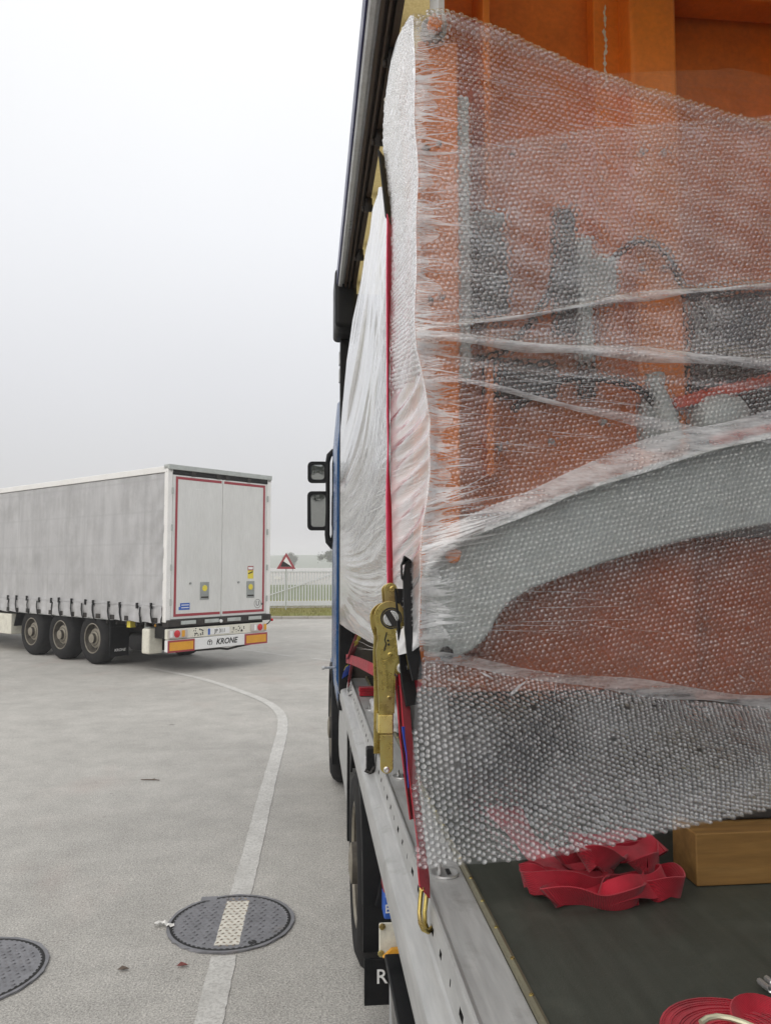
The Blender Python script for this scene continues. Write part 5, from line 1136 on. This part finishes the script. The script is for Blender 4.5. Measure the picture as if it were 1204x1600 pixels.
# second lashing further forward, with a printed label
LS = thing('lashing_strap', 'red lashing strap with printed label and blue tag behind the ratchet handle', 'strap')
def w_(px, py, X): return Vector(atX(px, py, X))
MB().ribbon([w_(571,972,.285), w_(561,990,.270), w_(553,1010,.262), w_(546,1028,.255)], .05, .003, (.5,1,.0)).build('label_strap', M_red, LS)
for a, b in (((566,985),(560,1001)), ((562,990),(556,1008)), ((556,1001),(549,1016))):
    MB().ribbon([w_(*a, .262), w_(*b, .254)], .022, .001, (.5,1,0)).build('label_print', M_yellow, LS)
MB().ribbon([w_(541,1029,.245), w_(549,1031,.255), w_(560,1035,.27), w_(575,1042,.29), w_(590,1050,.32)], .055, .003, (0,.25,1)).build('webbing', M_red, LS)
MB().ribbon([w_(546,1040,.252), w_(541,1050,.248), w_(538,1062,.246)], .05, .002, (.5,1,0)).build('blue_tag', M_bluestrap, LS)
MB().ribbon([w_(542,1040,.247), w_(536,1052,.243)], .02, .002, (.4,1,0)).build('yellow_tag', M_yellow, LS)
MB().ribbon([w_(550,1036,.258), w_(546,1060,.258), w_(545,1072,.256)], .03, .003, (.4,1,0)).build('lower_webbing', M_red, LS)
MB().tube([w_(545,1066,.255), w_(543,1078,.254), w_(545,1086,.256), w_(548,1082,.262)], .009, 8).build('claw_hook', M_bright, LS, smooth=True)
settle(LS, (.26, 3.8, ZD))
# red block of folded webbing and a grey tarpaulin bundle on the deck edge
p = atZ(574, 1088, ZD); fb = MB()
for k in range(4): fb.box(p[0]-.045+random.uniform(-.004,.004), p[0]+.30, p[1]+.0, p[1]+.06, ZD+.012*k+.001, ZD+.012*k+.0125)
tag(fb.build('folded_strap', M_red, None, bevel=.003), 'small folded stack of red webbing on the deck just left of the ratchet handle', 'strap')
def bundle(name, c, rx, ry, rz, mat, label, cat):
    bm = bmesh.new(); bmesh.ops.create_icosphere(bm, subdivisions=4, radius=1)
    for v in bm.verts:
        n_ = v.co.copy(); k = 1 + .10*math.sin(n_.x*7+n_.z*5) + .07*math.sin(n_.y*13 - n_.x*9) + .05*math.sin(n_.z*17+n_.y*6); v.co = Vector((n_.x*rx*k, n_.y*ry*k, max(n_.z*rz*k, -rz*.3)))
    me = bpy.data.meshes.new(name); bm.to_mesh(me); bm.free(); me.polygons.foreach_set('use_smooth', [True]*len(me.polygons)); o = link(name, me, mat); o.location = c; return tag(o, label, cat)
p = atX(572, 1062, .36); bundle('tarpaulin_bundle', (.42, 3.75, ZD+.035), .11, .30, .11, M_curtain, 'grey folded tarpaulin bundle on the deck under the wrapped load', 'tarpaulin')

# ================================================================ things lying on the deck
tb = thing('timber_beam', 'square sawn timber beam lying on the deck under the machine', 'timber')
MB().box(.905, 2.30, 1.765, 1.885, ZD+.001, ZD+.122).build('beam', M_timber, tb, bevel=.004)
settle(tb, (1.5, 1.82, ZD))
# heap of loose webbing
hp = thing('strap_bundle', 'tangled heap of red webbing lying on the dark deck by the timber', 'strap')
# closed loops of the thrown-down band: (px, py, long radius, short radius, plan turn, lean x, lean y, height, flare)
lps = [(880,1400,.085,.040,-12,.10,.25,.030,30), (985,1405,.080,.042,14,-.12,.28,.030,-24), (930,1418,.092,.036,4,.05,.10,.027,38), (845,1394,.042,.034,30,.30,.2,.030,20), (1035,1400,.045,.045,-30,-.15,.1,.030,12),
       (905,1378,.080,.045,22,.18,.42,.055,46), (975,1375,.085,.038,-18,-.2,.40,.062,-38), (940,1398,.060,.034,40,.1,.5,.074,50), (1010,1385,.052,.030,60,-.3,.3,.058,30), (955,1350,.09,.035,5,.0,.2,.05,20)]
for i, (px, py, ra, rb, turn, lx, ly, dz, fl_) in enumerate(lps):
    c_ = Vector(atZ(px, py, ZD)); tu = R(turn); nn_ = Vector((lx, ly, 1)).normalized(); e1 = Vector((math.cos(tu), math.sin(tu), 0)); e1 = (e1 - nn_*e1.dot(nn_)).normalized(); e2 = nn_.cross(e1); pts, sd = [], []
    for k in range(49):
        a = 2*math.pi*k/48; wob = 1 + .14*math.sin(2*a + i) + .05*math.sin(3*a + 2*i); rv = e1*(ra*wob*math.cos(a)) + e2*(rb*wob*math.sin(a))
        pt = c_ + rv + Vector((0, 0, dz + .006*math.sin(3*a + i*1.3))); pt.z = max(pt.z, ZD + .020); pts.append(pt)
        f_ = R(fl_ + 12*math.sin(a + i*2.1)); o_ = rv.normalized(); sd.append(tuple(nn_*math.cos(f_) + o_*math.sin(f_)))
    MB().ribbon(pts, .050, .0032, sd).build('webbing_loop', M_red, hp, smooth=True, auto=60)
for tl_ in (((905,1385),(850,1352),(800,1300),(757,1245),(722,1205),(700,1170)), ((880,1370),(838,1330),(815,1290),(790,1240),(765,1200))):
    tp = smooth_path([Vector(atZ(x_, y_, ZD + .006 + .012*(i_ % 2))) for i_, (x_, y_) in enumerate(tl_)], 6); MB().ribbon(tp, .05, .0024, [(1, .4 + .3*math.sin(i_*.3), .35*math.sin(i_*.45)) for i_ in range(len(tp))]).build('webbing_tail', M_red, hp, smooth=True)
settle(hp, (.63, 1.66, ZD))
# coiled strap with its hook
rl = thing('strap_roll', 'coiled roll of red webbing with pale hook at the lower right corner', 'strap roll')
cx, cy = .632, 1.135; pts = []; sd = []
turns = 28
for t in np.linspace(0, 1, 900):
    a = t*turns*2*math.pi; r_ = .020 + .082*t + .0012*math.sin(3*a+t*9); pts.append((cx + r_*math.cos(a)*1.05, cy + r_*math.sin(a)*.95, ZD + .027 + .003*math.sin(a + 1) + .0015*math.sin(t*40)))
MB().ribbon(pts, .05, .0026, (0,0,1)).build('coil', M_red, rl)
arcp = [(cx + .06 + .045*math.cos(R(a)), cy + .0 + .055*math.sin(R(a)), ZD + .052 + .012*math.sin(R(a))) for a in range(175, -20, -12)]
MB().ribbon(arcp, .030, .003, [(math.cos(R(a))*.6, math.sin(R(a))*.6, 1) for a in range(175, -20, -12)]).build('loose_loop', M_red, rl, smooth=True)
hk = [atZ(1094,1598,ZD+.085), atZ(1104,1591,ZD+.087), atZ(1120,1588,ZD+.088), atZ(1140,1591,ZD+.088), atZ(1162,1598,ZD+.087), atZ(1180,1606,ZD+.085)]
M_palehook = paint('pale_zinc', (.66, .64, .46), .3, .6, dirt=.15)
MB().tube(hk, .0042, 8).build('hook', M_palehook, rl, smooth=True)
settle(rl, (cx, cy, ZD))
hk2 = [atZ(1186,1533,ZD+.012), atZ(1194,1540,ZD+.02), atZ(1203,1546,ZD+.03), atZ(1216,1548,ZD+.03), atZ(1230,1540,ZD+.02)]
m = MB().tube(hk2, .0055, 8); m.tube([atZ(1197,1529,ZD+.01), atZ(1206,1537,ZD+.02), atZ(1222,1540,ZD+.02)], .0055, 8)
tag(m.build('steel_hook', M_bright, None, smooth=True), 'bright steel claw hook lying on the deck at the right edge', 'hook')
#@@HAZE
# ================================================================ foggy air
hz = MB().box(-690, 690, -390, 1090, -3.0, 16.0).build('haze', None); hz['kind'] = 'stuff'; hz['label'] = 'thin pale winter fog over the yard and hills'; hz['category'] = 'fog'
hm_ = bpy.data.materials.new('fog'); hm_.use_nodes = True; t_ = hm_.node_tree; t_.nodes.clear(); vo = t_.nodes.new('ShaderNodeVolumePrincipled'); oo = t_.nodes.new('ShaderNodeOutputMaterial')
vo.inputs['Color'].default_value = (.93, .935, .95, 1); vo.inputs['Density'].default_value = .0015; vo.inputs['Anisotropy'].default_value = 0
t_.links.new(vo.outputs[0], oo.inputs['Volume']); hz.data.materials.append(hm_)
